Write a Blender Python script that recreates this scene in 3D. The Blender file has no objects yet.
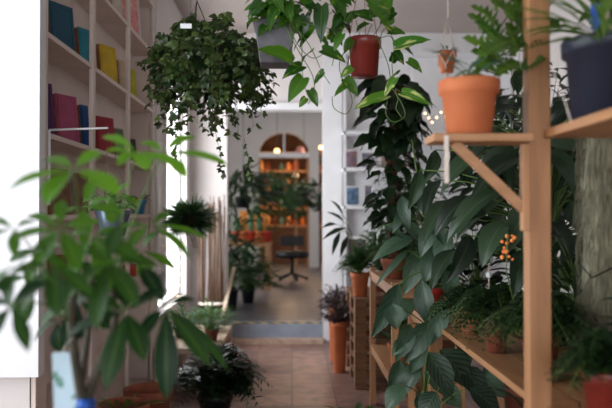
import bpy, math, random
from mathutils import Vector as V, Matrix, Euler
R = math.radians
random.seed(7)
rnd = random.random
def U(a, b): return a + (b - a) * random.random()
scene = bpy.context.scene
COL = scene.collection
F = 680.0; CZ = 1.4
YAW = math.atan(14 / F); PIT = math.atan(9 / F)
CAMROT = Euler((R(90) + PIT, 0, -YAW), 'XYZ').to_matrix()
def P(px, py, Y):
    d = CAMROT @ V(((px - 306) / F, (204 - py) / F, -1.0))
    return V((0, 0, CZ)) + d * (Y / d.y)

# ------------------------------------------------------------------ mesh builder
class MB:
    def __init__(s): s.v = []; s.f = []; s.a = []; s.sm = []
    def add(s, vs, fs, attr=None, smooth=False):
        o = len(s.v); s.v += [V(p) for p in vs]
        s.a += attr if attr else [(.5, .5, .5)] * len(vs)
        for f in fs: s.f.append([i + o for i in f]); s.sm.append(smooth)
        return s
    def box(s, x0, x1, y0, y1, z0, z1, m=None):
        vs = [V((x, y, z)) for x in (x0, x1) for y in (y0, y1) for z in (z0, z1)]
        if m: vs = [m @ p for p in vs]
        return s.add(vs, [(0,1,3,2),(4,6,7,5),(0,4,5,1),(2,3,7,6),(0,2,6,4),(1,5,7,3)])
    def tube(s, pts, r0, r1=None, n=6, r=.5):
        pts = [V(p) for p in pts]
        if r1 is None: r1 = r0
        k = len(pts); vs = []; at = []
        up = V((.31, .52, .8)).normalized()
        for i, p in enumerate(pts):
            d = (pts[min(i+1, k-1)] - pts[max(i-1, 0)])
            if d.length < 1e-9: d = V((0, 0, 1))
            d.normalize()
            a = d.cross(up)
            if a.length < .05: a = d.cross(V((1, 0, 0)))
            a.normalize(); b = d.cross(a)
            q = r0 + (r1 - r0) * i / (k - 1)
            for j in range(n):
                t = 2 * math.pi * j / n
                vs.append(p + (a * math.cos(t) + b * math.sin(t)) * q); at.append((i / (k-1), 0.5, r))
        fs = [(i*n+j, i*n+(j+1)%n, (i+1)*n+(j+1)%n, (i+1)*n+j) for i in range(k-1) for j in range(n)]
        fs += [tuple(range(n))[::-1], tuple((k-1)*n + j for j in range(n))]
        return s.add(vs, fs, at, n > 4)
    def lathe(s, c, prof, n=28, m=None, rip=0):
        c = V(c); vs = []
        for (q, z) in prof:
            for j in range(n):
                t = 2 * math.pi * j / n; w = q
                p = V((w * math.cos(t), w * math.sin(t), z))
                vs.append(c + (m @ p if m else p))
        k = len(prof)
        fs = [(i*n+j, i*n+(j+1)%n, (i+1)*n+(j+1)%n, (i+1)*n+j) for i in range(k-1) for j in range(n)]
        fs += [tuple(range(n))[::-1], tuple((k-1)*n + j for j in range(n))]
        return s.add(vs, fs, None, True)
    def ball(s, c, r, n=8):
        c = V(c); vs = []; k = n // 2
        for i in range(k + 1):
            ph = math.pi * i / k
            for j in range(n):
                t = 2 * math.pi * j / n
                rr = r if isinstance(r, (tuple, list)) else (r, r, r)
                vs.append(c + V((rr[0]*math.sin(ph)*math.cos(t), rr[1]*math.sin(ph)*math.sin(t), rr[2]*math.cos(ph))))
        fs = [(i*n+j, (i+1)*n+j, (i+1)*n+(j+1)%n, i*n+(j+1)%n) for i in range(k) for j in range(n)]
        return s.add(vs, fs, None, True)
    def quadbox(s, lo, hi):            # tapered square vessel; lo/hi = (cx,cy,z,half)
        vs = []
        for (cx, cy, z, h) in (lo, hi):
            vs += [(cx-h, cy-h, z), (cx+h, cy-h, z), (cx+h, cy+h, z), (cx-h, cy+h, z)]
        return s.add(vs, [(3,2,1,0),(4,5,6,7),(0,1,5,4),(1,2,6,5),(2,3,7,6),(3,0,4,7)])
    def build(s, name, m, parent=None, bevel=0):
        off = V(parent.location) if parent and parent.get('_w') is None else (V(parent['_w']) if parent else V((0,0,0)))
        me = bpy.data.meshes.new(name)
        me.from_pydata([tuple(p - off) for p in s.v], [], s.f)
        me.polygons.foreach_set('use_smooth', s.sm)
        at = me.attributes.new('lv', 'FLOAT_VECTOR', 'POINT')
        at.data.foreach_set('vector', [c for t in s.a for c in t])
        me.update()
        o = bpy.data.objects.new(name, me); COL.objects.link(o)
        me.materials.append(m)
        if parent: o.parent = parent; o['_w'] = tuple(off)
        if bevel:
            b = o.modifiers.new('bevel', 'BEVEL'); b.width = bevel; b.segments = 2; b.limit_method = 'ANGLE'
        return o

def thing(name, label, cat, loc=(0, 0, 0), group=None):
    o = bpy.data.objects.new(name, None); COL.objects.link(o)
    o.location = loc; o.empty_display_size = .05
    o['label'] = label; o['category'] = cat
    if group: o['group'] = group
    return o
def tag(o, label, cat, group=None, kind=None):
    o['label'] = label; o['category'] = cat
    if group: o['group'] = group
    if kind: o['kind'] = kind
    return o
def struct(o):
    o['kind'] = 'structure'; return o

# ------------------------------------------------------------------ materials
def newmat(name):
    m = bpy.data.materials.new(name); m.use_nodes = True
    nt = m.node_tree; nt.nodes.clear()
    out = nt.nodes.new('ShaderNodeOutputMaterial')
    return m, nt, out
def srgb(c):
    return tuple(((x/255)/12.92 if x/255 <= .04045 else ((x/255+.055)/1.055)**2.4) for x in c) + (1,)
def math_n(nt, op, a, b=None, c=None):
    n = nt.nodes.new('ShaderNodeMath'); n.operation = op
    for i, x in enumerate((a, b, c)):
        if x is None: continue
        if isinstance(x, (int, float)): n.inputs[i].default_value = x
        else: nt.links.new(x, n.inputs[i])
    return n.outputs[0]
def mix_n(nt, f, a, b):
    n = nt.nodes.new('ShaderNodeMix'); n.data_type = 'RGBA'
    if isinstance(f, (int, float)): n.inputs[0].default_value = f
    else: nt.links.new(f, n.inputs[0])
    for i, x in ((6, a), (7, b)):
        if isinstance(x, tuple): n.inputs[i].default_value = x
        else: nt.links.new(x, n.inputs[i])
    return n.outputs[2]
def noise_n(nt, scale, vec=None, stretch=(1, 1, 1), detail=3):
    tc = nt.nodes.new('ShaderNodeTexCoord'); mp = nt.nodes.new('ShaderNodeMapping')
    mp.inputs['Scale'].default_value = stretch
    nt.links.new(vec or tc.outputs['Object'], mp.inputs[0])
    n = nt.nodes.new('ShaderNodeTexNoise'); n.inputs['Scale'].default_value = scale; n.inputs['Detail'].default_value = detail
    nt.links.new(mp.outputs[0], n.inputs['Vector'])
    return n.outputs['Fac']
def simple(name, c, c2=None, rough=.6, scale=8, stretch=(1, 1, 1), bump=0, metal=0, spec=.5):
    m, nt, out = newmat(name)
    b = nt.nodes.new('ShaderNodeBsdfPrincipled')
    b.inputs['Roughness'].default_value = rough; b.inputs['Metallic'].default_value = metal
    b.inputs['Specular IOR Level'].default_value = spec
    c = srgb(c); c2 = srgb(c2) if c2 else tuple(x*.82 for x in c[:3]) + (1,)
    n = noise_n(nt, scale, None, stretch)
    f = math_n(nt, 'MULTIPLY_ADD', n, 2.2, -.6)
    cl = nt.nodes.new('ShaderNodeClamp'); nt.links.new(f, cl.inputs[0])
    nt.links.new(mix_n(nt, cl.outputs[0], c, c2), b.inputs['Base Color'])
    if bump:
        bp = nt.nodes.new('ShaderNodeBump'); bp.inputs['Strength'].default_value = bump; bp.inputs['Distance'].default_value = .01
        nt.links.new(n, bp.inputs['Height']); nt.links.new(bp.outputs[0], b.inputs['Normal'])
    nt.links.new(b.outputs[0], out.inputs[0]); return m
def emit(name, c, s):
    m, nt, out = newmat(name)
    e = nt.nodes.new('ShaderNodeEmission'); e.inputs[0].default_value = srgb(c); e.inputs[1].default_value = s
    nt.links.new(e.outputs[0], out.inputs[0]); return m
def glassm(name, fac=.08):
    m, nt, out = newmat(name)
    t = nt.nodes.new('ShaderNodeBsdfTransparent'); g = nt.nodes.new('ShaderNodeBsdfGlossy'); g.inputs['Roughness'].default_value = .02
    x = nt.nodes.new('ShaderNodeMixShader'); x.inputs[0].default_value = fac
    nt.links.new(t.outputs[0], x.inputs[1]); nt.links.new(g.outputs[0], x.inputs[2]); nt.links.new(x.outputs[0], out.inputs[0]); return m
def leafm(name, c1, c2, vein=None, vs=.4, rough=.4, trans=.3, varieg=None, vth=.6, stripes=0, stripec=None, spec=.5):
    m, nt, out = newmat(name)
    at = nt.nodes.new('ShaderNodeAttribute'); at.attribute_name = 'lv'
    sp = nt.nodes.new('ShaderNodeSeparateXYZ'); nt.links.new(at.outputs['Vector'], sp.inputs[0])
    t, sd, r = sp.outputs
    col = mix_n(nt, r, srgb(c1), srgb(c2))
    if varieg:
        cb = nt.nodes.new('ShaderNodeCombineXYZ')
        nt.links.new(math_n(nt, 'MULTIPLY', t, 1.2), cb.inputs[0]); nt.links.new(math_n(nt, 'MULTIPLY', sd, 1.5), cb.inputs[1]); nt.links.new(math_n(nt, 'MULTIPLY', r, 37.), cb.inputs[2])
        nn = nt.nodes.new('ShaderNodeTexNoise'); nn.inputs['Scale'].default_value = 1.7; nn.inputs['Detail'].default_value = 5
        nt.links.new(cb.outputs[0], nn.inputs['Vector'])
        f = math_n(nt, 'MULTIPLY', math_n(nt, 'SUBTRACT', nn.outputs['Fac'], vth), 9.)
        cl = nt.nodes.new('ShaderNodeClamp'); nt.links.new(f, cl.inputs[0])
        col = mix_n(nt, cl.outputs[0], col, srgb(varieg))
    asd = math_n(nt, 'ABSOLUTE', math_n(nt, 'SUBTRACT', sd, .5))
    if stripes:
        w = math_n(nt, 'SINE', math_n(nt, 'MULTIPLY', math_n(nt, 'SUBTRACT', t, math_n(nt, 'MULTIPLY', asd, .7)), stripes))
        f = math_n(nt, 'MULTIPLY', math_n(nt, 'SUBTRACT', w, .1), 2.5)
        cl = nt.nodes.new('ShaderNodeClamp'); nt.links.new(f, cl.inputs[0])
        col = mix_n(nt, math_n(nt, 'MULTIPLY', cl.outputs[0], .8), col, srgb(stripec))
    if vein:
        f = math_n(nt, 'SUBTRACT', 1., math_n(nt, 'MULTIPLY', asd, 22.))
        cl = nt.nodes.new('ShaderNodeClamp'); nt.links.new(f, cl.inputs[0])
        col = mix_n(nt, math_n(nt, 'MULTIPLY', cl.outputs[0], vs), col, srgb(vein))
    b = nt.nodes.new('ShaderNodeBsdfPrincipled'); b.inputs['Roughness'].default_value = rough
    b.inputs['Specular IOR Level'].default_value = spec
    nt.links.new(col, b.inputs['Base Color'])
    tr = nt.nodes.new('ShaderNodeBsdfTranslucent')
    h = nt.nodes.new('ShaderNodeHueSaturation'); h.inputs['Saturation'].default_value = 1.15; h.inputs['Value'].default_value = 1.7
    h.inputs['Hue'].default_value = .485
    nt.links.new(col, h.inputs['Color']); nt.links.new(h.outputs[0], tr.inputs[0])
    x = nt.nodes.new('ShaderNodeMixShader'); x.inputs[0].default_value = trans
    nt.links.new(b.outputs[0], x.inputs[1]); nt.links.new(tr.outputs[0], x.inputs[2]); nt.links.new(x.outputs[0], out.inputs[0])
    return m

M = {}
M['wall'] = simple('wall_paint', (214, 207, 203), (205, 198, 195), .9, 3)
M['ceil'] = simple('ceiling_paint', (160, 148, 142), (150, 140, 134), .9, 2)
M['white'] = simple('white_paint', (226, 225, 226), (214, 213, 215), .55, 4)
M['cab'] = simple('cabinet_paint', (222, 206, 196), (212, 194, 184), .6, 5)
M['step'] = simple('grey_blue_step', (150, 158, 172), (128, 136, 152), .45, 6)
M['sill'] = simple('stone_threshold', (196, 168, 148), (160, 134, 116), .7, 14)
M['conc'] = simple('concrete_floor', (112, 108, 110), (84, 80, 82), .38, 2.5, bump=.05)
M['terra'] = simple('terracotta', (203, 117, 71), (184, 98, 57), .75, 9, bump=.08)
M['terrad'] = simple('terracotta_dusty', (158, 88, 62), (128, 68, 48), .8, 9, bump=.1)
M['redpot'] = simple('red_brown_plastic', (128, 46, 38), (112, 38, 33), .3, 7)
M['redpot2'] = simple('red_plastic', (190, 62, 48), (166, 50, 40), .35, 7)
M['brownpot'] = simple('brown_plastic', (124, 64, 48), (104, 52, 40), .45, 7)
M['navy'] = simple('navy_plastic', (34, 40, 56), (29, 35, 50), .42, 5)
M['blackpot'] = simple('black_plastic', (26, 28, 32), (20, 22, 26), .4, 5)
M['bluepot'] = simple('turquoise_glaze', (38, 132, 168), (28, 110, 150), .3, 5)
M['dblue'] = simple('dark_blue_plastic', (34, 46, 72), (26, 38, 60), .35, 5)
M['yellowpot'] = simple('yellow_glaze', (205, 160, 50), (184, 140, 40), .4, 5)
M['zinc'] = simple('grey_zinc', (82, 78, 84), (48, 46, 50), .45, 14)
M['steel'] = simple('blue_grey_steel', (120, 134, 156), (90, 104, 128), .25, 6, metal=.6)
M['soil'] = simple('soil', (48, 36, 28), (30, 22, 18), .95, 60, bump=.5)
M['wood'] = simple('pine_wood', (184, 134, 92), (152, 106, 68), .55, 5, (5, 5, .6), bump=.05)
M['woodh'] = simple('pine_board', (184, 134, 92), (152, 106, 68), .55, 5, (6, .6, 6), bump=.05)
M['woodx'] = simple('pine_bracket', (188, 140, 100), (160, 114, 76), .55, 5, (.8, 6, 6), bump=.05)
M['woodd'] = simple('pallet_wood', (140, 98, 68), (98, 66, 45), .75, 6, (.8, 6, 6), bump=.1)
M['woodp'] = simple('pale_wood', (206, 182, 158), (184, 158, 134), .6, 6, (5, .6, 5), bump=.05)
M['cane'] = simple('bamboo', (108, 76, 52), (66, 46, 32), .6, 12, (3, 3, .5))
M['rope'] = simple('cotton_rope', (236, 226, 214), (214, 200, 186), .9, 90)
M['wire'] = simple('dark_wire', (58, 54, 54), None, .4, 5)
M['wwire'] = simple('white_enamelled_steel', (232, 234, 238), None, .35, 5)
M['stem'] = simple('green_stem', (92, 120, 52), (72, 96, 40), .5, 15)
M['stemd'] = simple('brown_stem', (84, 66, 46), (60, 48, 32), .7, 15)
M['trunk'] = simple('grey_green_bark', (76, 68, 54), (50, 50, 36), .8, 18, (3, 3, 1), bump=.3)
M['moss'] = simple('grey_moss', (142, 138, 114), (84, 82, 64), 1., 24, (4, 4, .7), bump=.8)
M['coir'] = simple('coir_fibre', (112, 72, 48), (72, 44, 30), 1., 40, bump=.8)
M['blue'] = simple('blue_tape', (40, 96, 190), None, .5, 5)
M['paper'] = simple('white_card', (228, 230, 232), None, .7, 5)
M['page'] = simple('brown_board_edge', (142, 92, 62), (122, 76, 50), .8, 30)
M['black'] = simple('black_metal', (22, 21, 22), None, .4, 5)
M['glass'] = glassm('window_glass')
M['dark'] = simple('dark_recess', (40, 30, 26), None, .8, 5)

M['pothos'] = leafm('pothos_leaf', (26, 64, 22), (70, 116, 36), (130, 160, 80), .3, .26, .28, (160, 176, 74), .62)
M['pothosv'] = leafm('variegated_pothos_leaf', (60, 118, 36), (92, 142, 50), (190, 210, 130), .3, .3, .35, (208, 216, 140), .52)
M['ivy'] = leafm('grape_ivy_leaf', (20, 46, 24), (82, 102, 44), (96, 124, 60), .3, .36, .22)
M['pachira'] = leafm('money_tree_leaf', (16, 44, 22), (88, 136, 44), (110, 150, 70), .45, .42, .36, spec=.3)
M['silver'] = leafm('silvery_climber_leaf', (38, 60, 44), (78, 104, 78), (36, 56, 40), .6, .4, .12, stripes=34, stripec=(58, 82, 62))
M['bigdark'] = leafm('broad_dark_leaf', (18, 34, 24), (50, 72, 48), (84, 104, 66), .5, .36, .15)
M['darkleaf'] = leafm('dark_glossy_leaf', (20, 40, 24), (38, 62, 34), (70, 90, 52), .4, .3, .15)
M['fern'] = leafm('fern_leaf', (26, 60, 30), (58, 98, 44), None, 0, .5, .3)
M['fernd'] = leafm('dark_fern_leaf', (22, 46, 24), (46, 76, 36), None, 0, .55, .25)
M['palm'] = leafm('dark_palm_leaf', (20, 38, 26), (36, 58, 36), None, 0, .4, .15)
M['lobed'] = leafm('lobed_olive_leaf', (48, 82, 34), (92, 126, 52), (150, 176, 100), .5, .4, .4)
M['bluel'] = leafm('blue_green_leaf', (52, 88, 72), (78, 112, 88), (110, 140, 110), .5, .4, .25)
M['purple'] = leafm('purple_leaf', (44, 32, 40), (84, 66, 68), (60, 80, 50), .3, .4, .2)
M['calathea'] = leafm('striped_prayer_plant_leaf', (40, 60, 46), (54, 76, 56), (90, 110, 80), .4, .38, .1, stripes=42, stripec=(14, 24, 20))
M['yleaf'] = leafm('yellow_green_leaf', (120, 150, 40), (206, 180, 60), (220, 120, 60), .5, .4, .3)
M['mint'] = leafm('bright_variegated_leaf', (70, 130, 60), (120, 170, 100), None, 0, .4, .3, (225, 232, 214), .55)
M['cactus'] = simple('cactus_skin', (96, 128, 92), (70, 100, 72), .7, 20, (6, 6, .6), bump=.2)

# ------------------------------------------------------------------ leaves
PROF = {
 'ovate': [(0,.05),(.07,.42),(.2,.85),(.38,1),(.58,.88),(.78,.52),(.92,.2),(1,.0)],
 'heart': [(0,.5),(.05,.82),(.16,1),(.34,.98),(.54,.8),(.74,.5),(.9,.2),(1,0)],
 'ellip': [(0,.04),(.14,.34),(.36,.8),(.56,1),(.74,.86),(.88,.5),(.96,.2),(1,0)],
 'lance': [(0,.1),(.15,.6),(.38,1),(.7,.66),(1,0)],
 'strap': [(0,.5),(.3,1),(.7,.75),(1,0)],
 'ivy': [(0,.12),(.16,.62),(.26,.98),(.34,.76),(.46,.92),(.56,.56),(.68,.6),(.84,.24),(1,0)],
 'lobed': [(0,.2),(.08,.75),(.13,.3),(.2,.95),(.27,.3),(.36,1),(.44,.32),(.53,.9),(.61,.3),(.7,.66),(.78,.28),(.88,.34),(1,0)],
 'tiny': [(0,.2),(.45,1),(1,0)],
}
def leaf(mb, base, tip, up, w, shape='ovate', bend=.15, fold=.25, r=None, cols=5, wave=0):
    base = V(base); tip = V(tip); d = tip - base; L = d.length
    if L < 1e-6: return
    d /= L; up = V(up)
    side = d.cross(up)
    if side.length < .05: side = d.cross(V((.3, .9, .2)))
    side.normalize(); nrm = side.cross(d)
    if r is None: r = rnd()
    prof = PROF[shape]; vs = []; at = []
    ss = {5: (-1, -.5, 0, .5, 1), 3: (-1, 0, 1)}[cols]
    ph = U(0, 6)
    for (t, q) in prof:
        c = base + d * (L * t) + nrm * (L * bend * (4 * t * (1 - t)) * .5)
        for s in ss:
            p = c + side * (s * q * w * .5) + nrm * (abs(s) * q * w * .5 * fold)
            if shape == 'heart' and t < .06: p -= d * (abs(s) * L * .09)
            if shape in ('ivy', 'lobed'): p += d * (abs(s) * L * .1 * (1 - t))
            if wave: p += nrm * (abs(s) * wave * w * math.sin(t * 13 + ph + s))
            vs.append(p); at.append((t, .5 + s * .5, r))
    n = len(ss)
    fs = [(i*n+j, i*n+j+1, (i+1)*n+j+1, (i+1)*n+j) for i in range(len(prof)-1) for j in range(n-1)]
    mb.add(vs, fs, at, True)
def bez(a, b, c, n=8):
    a, b, c = V(a), V(b), V(c)
    return [a*(1-t)**2 + b*2*t*(1-t) + c*t*t for t in [i/(n-1) for i in range(n)]]
def rdir(zmin=-1, zmax=1):
    a = U(0, 2*math.pi); z = U(zmin, zmax); q = math.sqrt(max(0, 1 - z*z))
    return V((q*math.cos(a), q*math.sin(a), z))

# ------------------------------------------------------------------ pots
def round_pot(t, c, rt, h, m, rim=True, taper=.72, name='pot', saucer=None, n=28):
    x, y, z = c; rb = rt * taper; q = rt * .9 if rim else rt
    rh = min(.26 * h, .04)
    if rim:
        prof = [(rb*.9, z), (rb, z+.003), (q, z+h-rh), (rt, z+h-rh+.002), (rt*1.02, z+h-.003), (rt, z+h), (rt*.9, z+h), (rt*.86, z+h-.025)]
    else:
        prof = [(rb*.9, z), (rb, z+.004), (rt, z+h-.004), (rt, z+h), (rt*.94, z+h), (rt*.9, z+h-.025)]
    mb = MB().lathe((x, y, 0), prof, n); p = mb.build(name, m, t)
    MB().lathe((x, y, 0), [(rt*.86, z+h-.03), (rt*.86, z+h-.02), (.002, z+h-.017)], n).build('soil', M['soil'], p)
    if saucer: MB().lathe((x, y, 0), [(rb*.9, z-.012), (rb*1.25, z-.004), (rb*1.28, z+.008), (rb*1.2, z+.008), (rb*.9, z)], n).build('saucer', saucer, t)
    return p

def bushy(t, base, H, Rr, n, L, w, shape, lm, up_only=True, stems=True, droop=.3, zmin=.1, hub=None, sm=None, cols=3, fold=.3, wave=0):
    """leaves on petioles radiating from the soil"""
    mb = MB(); sb = MB(); base = V(base)
    for i in range(n):
        d = rdir(zmin, 1); k = U(.45, 1)
        tip = base + V((d.x*Rr*k, d.y*Rr*k, max(.03, abs(d.z)*H*k)))
        if stems: sb.tube(bez(base + V((d.x, d.y, 0))*.015, base + V((d.x*Rr*.2, d.y*Rr*.2, (tip.z-base.z)*.7)), tip, 5), .0022, .0014, 4)
        o = V((d.x, d.y, U(-droop, .35))).normalized()
        l = L * U(.7, 1.15)
        leaf(mb, tip, tip + o*l, V((U(-.4,.4), U(-.4,.4), 1)), w*U(.8, 1.1), shape, U(.05, .3), fold, None, cols, wave)
    mb.build('foliage', lm, t)
    if stems: sb.build('stem', sm or M['stem'], t)

def ferny(t, base, H, Rr, n, lm, leaflet=.03, droop=.4, dens=12, sm=None, lw=.35):
    mb = MB(); sb = MB(); base = V(base)
    for i in range(n):
        d = rdir(.15, 1); k = U(.6, 1)
        mid = base + V((d.x*Rr*.5*k, d.y*Rr*.5*k, H*k*(.5+.6*d.z)))
        end = base + V((d.x*Rr*k*1.1, d.y*Rr*k*1.1, H*k*(d.z - droop*.6)+.02))
        pts = bez(base, mid, end, dens)
        sb.tube(pts, .0016, .0008, 4)
        for j in range(2, dens):
            p = pts[j]; dd = (pts[j] - pts[j-1]).normalized(); sd = dd.cross(V((0, 0, 1)))
            if sd.length < .05: sd = V((1, 0, 0))
            sd.normalize(); f = math.sin(math.pi * (j/dens)**.8) * .8 + .25
            for s in (-1, 1):
                e = p + (sd*s + dd*.5 + V((0, 0, U(-.3, .3)))).normalized() * leaflet * f * U(.8, 1.2)
                leaf(mb, p, e, V((U(-.3,.3), U(-.3,.3), 1)), leaflet*f*lw, 'tiny', .1, .1, None, 3)
    mb.build('foliage', lm, t); sb.build('stem', sm or M['stem'], t)

# ================================================================== SETTING
def boxs(name, m, *b):
    mb = MB()
    for q in b: mb.box(*q)
    return struct(mb.build(name, m))
YW = 7.44
# floor material: worn pinkish tiles
def tilem():
    m, nt, out = newmat('worn_floor_tiles')
    b = nt.nodes.new('ShaderNodeBsdfPrincipled')
    tc = nt.nodes.new('ShaderNodeTexCoord')
    mp = nt.nodes.new('ShaderNodeMapping'); nt.links.new(tc.outputs['Object'], mp.inputs[0])
    mp.inputs['Rotation'].default_value = (0, 0, R(0))
    br = nt.nodes.new('ShaderNodeTexBrick'); br.offset = 0; br.inputs['Scale'].default_value = 1
    br.inputs['Brick Width'].default_value = .33; br.inputs['Row Height'].default_value = .33; br.inputs['Mortar Size'].default_value = .006
    br.inputs['Color1'].default_value = srgb((160, 122, 106)); br.inputs['Color2'].default_value = srgb((118, 86, 76)); br.inputs['Mortar'].default_value = srgb((96, 78, 70))
    nt.links.new(mp.outputs[0], br.inputs['Vector'])
    n = noise_n(nt, 7, None, (1, 1, 1), 6)
    f = math_n(nt, 'MULTIPLY_ADD', n, 5., -2.1); cl = nt.nodes.new('ShaderNodeClamp'); nt.links.new(f, cl.inputs[0])
    col = mix_n(nt, math_n(nt, 'MULTIPLY', cl.outputs[0], .6), br.outputs['Color'], srgb((84, 70, 68)))
    nt.links.new(col, b.inputs['Base Color'])
    b.inputs['Roughness'].default_value = .42
    bp = nt.nodes.new('ShaderNodeBump'); bp.inputs['Strength'].default_value = .15; nt.links.new(n, bp.inputs['Height']); nt.links.new(bp.outputs[0], b.inputs['Normal'])
    nt.links.new(b.outputs[0], out.inputs[0]); return m
XL0, XL, XR, YF, ZC = -2.3, -1.1, 2.45, -2.4, 3.37
boxs('floor', tilem(), (XL0-.2, XR+.2, YF-.2, YW, -.1, 0))
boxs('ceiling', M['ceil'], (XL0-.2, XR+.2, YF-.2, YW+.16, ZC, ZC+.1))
# left wall near camera, with a tall daylight window
WY0, WY1, WZ0, WZ1 = .2, 2.5, .3, 3.0
boxs('wall_left', M['wall'], (XL0-.15, XL0, YF, WY0, 0, ZC), (XL0-.15, XL0, WY1, 2.95, 0, ZC), (XL0-.15, XL0, WY0, WY1, 0, WZ0), (XL0-.15, XL0, WY0, WY1, WZ1, ZC),
     (XL0-.15, -1.125, 2.95, 3.02, 0, ZC), (-1.6, -1.301, 3.02, 5.52, 0, ZC), (-1.301, -1.1, 3.0, 5.5, 3.09, ZC))
# projecting white panel beside the bookcase
boxs('trim_1', M['white'], (-2.2, P(39, 213, 2.88).x, 2.88, 2.95, .712, ZC-.01))
# left wall beyond bookcase with bright window
W2 = (5.62, 7.1, .55, 2.75)
boxs('wall_left', M['wall'], (-1.3, XL, 5.52, W2[0], 0, ZC), (-1.3, XL, W2[1], YW, 0, ZC), (-1.3, XL, W2[0], W2[1], 0, W2[2]), (-1.3, XL, W2[0], W2[1], W2[3], ZC))
def window(name, x, y0, y1, z0, z1, nv, nh, t=.04):
    w = thing(name, '', 'window', (x, y0, z0)); del w['label']; del w['category']; w['kind'] = 'structure'
    f = MB()
    f.box(x-.03, x+.03, y0, y0+t, z0, z1); f.box(x-.03, x+.03, y1-t, y1, z0, z1); f.box(x-.03, x+.03, y0+t, y1-t, z0, z0+t); f.box(x-.03, x+.03, y0+t, y1-t, z1-t, z1)
    for i in range(1, nv): yy = y0 + (y1-y0)*i/nv; f.box(x-.02, x+.02, yy-.018, yy+.018, z0+t, z1-t)
    for i in range(1, nh): zz = z0 + (z1-z0)*i/nh; f.box(x-.0195, x+.0195, y0+t, y1-t, zz-.018, zz+.018)
    f.build('window_frame', M['white'], w)
    MB().box(x-.004, x+.004, y0+t, y1-t, z0+t, z1-t).build('glass', M['glass'], w)
    return w
window('window_1', XL0-.08, WY0, WY1, WZ0, WZ1, 2, 2)
window('window_2', XL-.1, W2[0], W2[1], W2[2], W2[3], 1, 1, .035)
# front (shop-window) wall behind the camera
boxs('wall_front', M['wall'], (XL0, XR, YF-.15, YF, 0, .5), (XL0, XR, YF-.15, YF, 2.9, ZC), (XL0, XL0+.5, YF-.15, YF, .5, 2.9), (XR-.5, XR, YF-.15, YF, .5, 2.9))
boxs('wall_right', M['wall'], (XR, XR+.15, YF, YW, 0, ZC))
# doorway wall
x_l = P(227, 213, YW).x; x_r = P(323, 213, YW).x; x_c = P(342, 213, YW).x
ZD = P(290, 110, YW).z
boxs('wall_back', M['wall'], (XL, x_l, YW, YW+.16, 0, ZC), (x_l, x_r, YW, YW+.16, ZD, ZC), (x_r, x_c, YW, YW+.16, 0, ZC), (x_c, XR, YW+.12, YW+.2, 0, ZC))
boxs('trim_2', M['white'], (x_l-.02, x_r, YW-.03, YW-.001, ZD, ZD+.075), (x_r, x_c, YW-.03, YW-.001, 0, ZC-.002))
boxs('trim_3', M['white'], (x_c, XR-.001, YW-.06, YW+.119, 3.14, ZC-.002))
boxs('trim_4', M['step'], (x_l, x_r, YW-.02, YW+.16, 0.03, .2))
boxs('trim_5', M['sill'], (x_l-.06, x_r, YW-.16, YW-.02, 0.0, .045))
# step nosing tape
def tapem():
    m, nt, out = newmat('yellow_black_tape'); b = nt.nodes.new('ShaderNodeBsdfPrincipled')
    tc = nt.nodes.new('ShaderNodeTexCoord'); w = nt.nodes.new('ShaderNodeTexWave'); w.inputs['Scale'].default_value = 4.5; w.bands_direction = 'DIAGONAL'
    nt.links.new(tc.outputs['Object'], w.inputs[0])
    f = math_n(nt, 'GREATER_THAN', w.outputs['Fac'], .5)
    nt.links.new(mix_n(nt, f, srgb((40, 38, 36)), srgb((220, 180, 70))), b.inputs['Base Color']); nt.links.new(b.outputs[0], out.inputs[0]); return m
tag(MB().box(x_l+.01, x_r-.01, YW-.022, YW+.03, .2005, .206).build('hazard_tape', tapem()), 'yellow and black striped tape along the doorway step edge', 'tape')
# room 2
boxs('floor', M['conc'], (-2.6, 3.2, YW+.16, 20, .1, .2))
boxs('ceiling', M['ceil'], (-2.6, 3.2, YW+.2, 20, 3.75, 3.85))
boxs('wall_left', M['wall'], (-2.75, -2.6, YW+.16, 20, .2, 3.75)); boxs('wall_right', M['wall'], (3.2, 3.35, YW+.16, 20, .2, 3.75))
YA = 15.0
def archwall():
    mb = MB(); cx = P(284, 213, YA).x; hw = .56; zs = P(284, 155, YA).z; rz = .5
    x2 = P(319, 213, YA).x; x3 = P(323, 213, YA).x + .25
    for y in (YA, YA+.15):
        pass
    n = 16; arc = [(cx + hw*math.cos(math.pi*i/n), zs + rz*math.sin(math.pi*i/n)) for i in range(n+1)]
    mb.box(-2.6, cx-hw, YA, YA+.15, .2, 3.75); mb.box(cx+hw, x2, YA, YA+.15, .2, 3.75); mb.box(x3, 3.2, YA, YA+.15, .2, 3.75); mb.box(x2, x3, YA, YA+.15, 2.9, 3.75)
    for i in range(n):
        (xa, za), (xb, zb) = arc[i], arc[i+1]
        vs = [(x, y, z) for y in (YA, YA+.15) for (x, z) in ((xa, za), (xb, zb), (xb, 3.75), (xa, 3.75))]
        mb.add(vs, [(0,1,2,3),(7,6,5,4),(0,4,5,1)])
    struct(mb.build('wall_back', M['wall']))
    f = thing('window_3', '', '', (cx, YA, zs)); del f['label']; del f['category']; f['kind'] = 'structure'
    g = MB(); g.box(cx-hw, cx+hw, YA-.03, YA+.06, zs-.06, zs+.05); g.box(cx-.02, cx+.02, YA, YA+.05, zs+.05, zs+rz)
    g.build('window_frame', M['white'], f)
    d = thing('door_1', '', '', (cx, YA, .2)); del d['label']; del d['category']; d['kind'] = 'structure'
    for xa in (cx-hw+.001, P(295, 0, YA).x, cx+hw-.051): MB().box(xa, xa+.05, YA+.02, YA+.06, .2, zs-.06).build('door_frame', M['wood'], d)
    return cx, hw, zs
cxa, hwa, zsa = archwall()
boxs('wall_far', simple('warm_brown_wall', (126, 92, 68), (92, 62, 46), .8, 2), (-2.6, 3.2, 20, 20.1, .2, 3.75))

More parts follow.
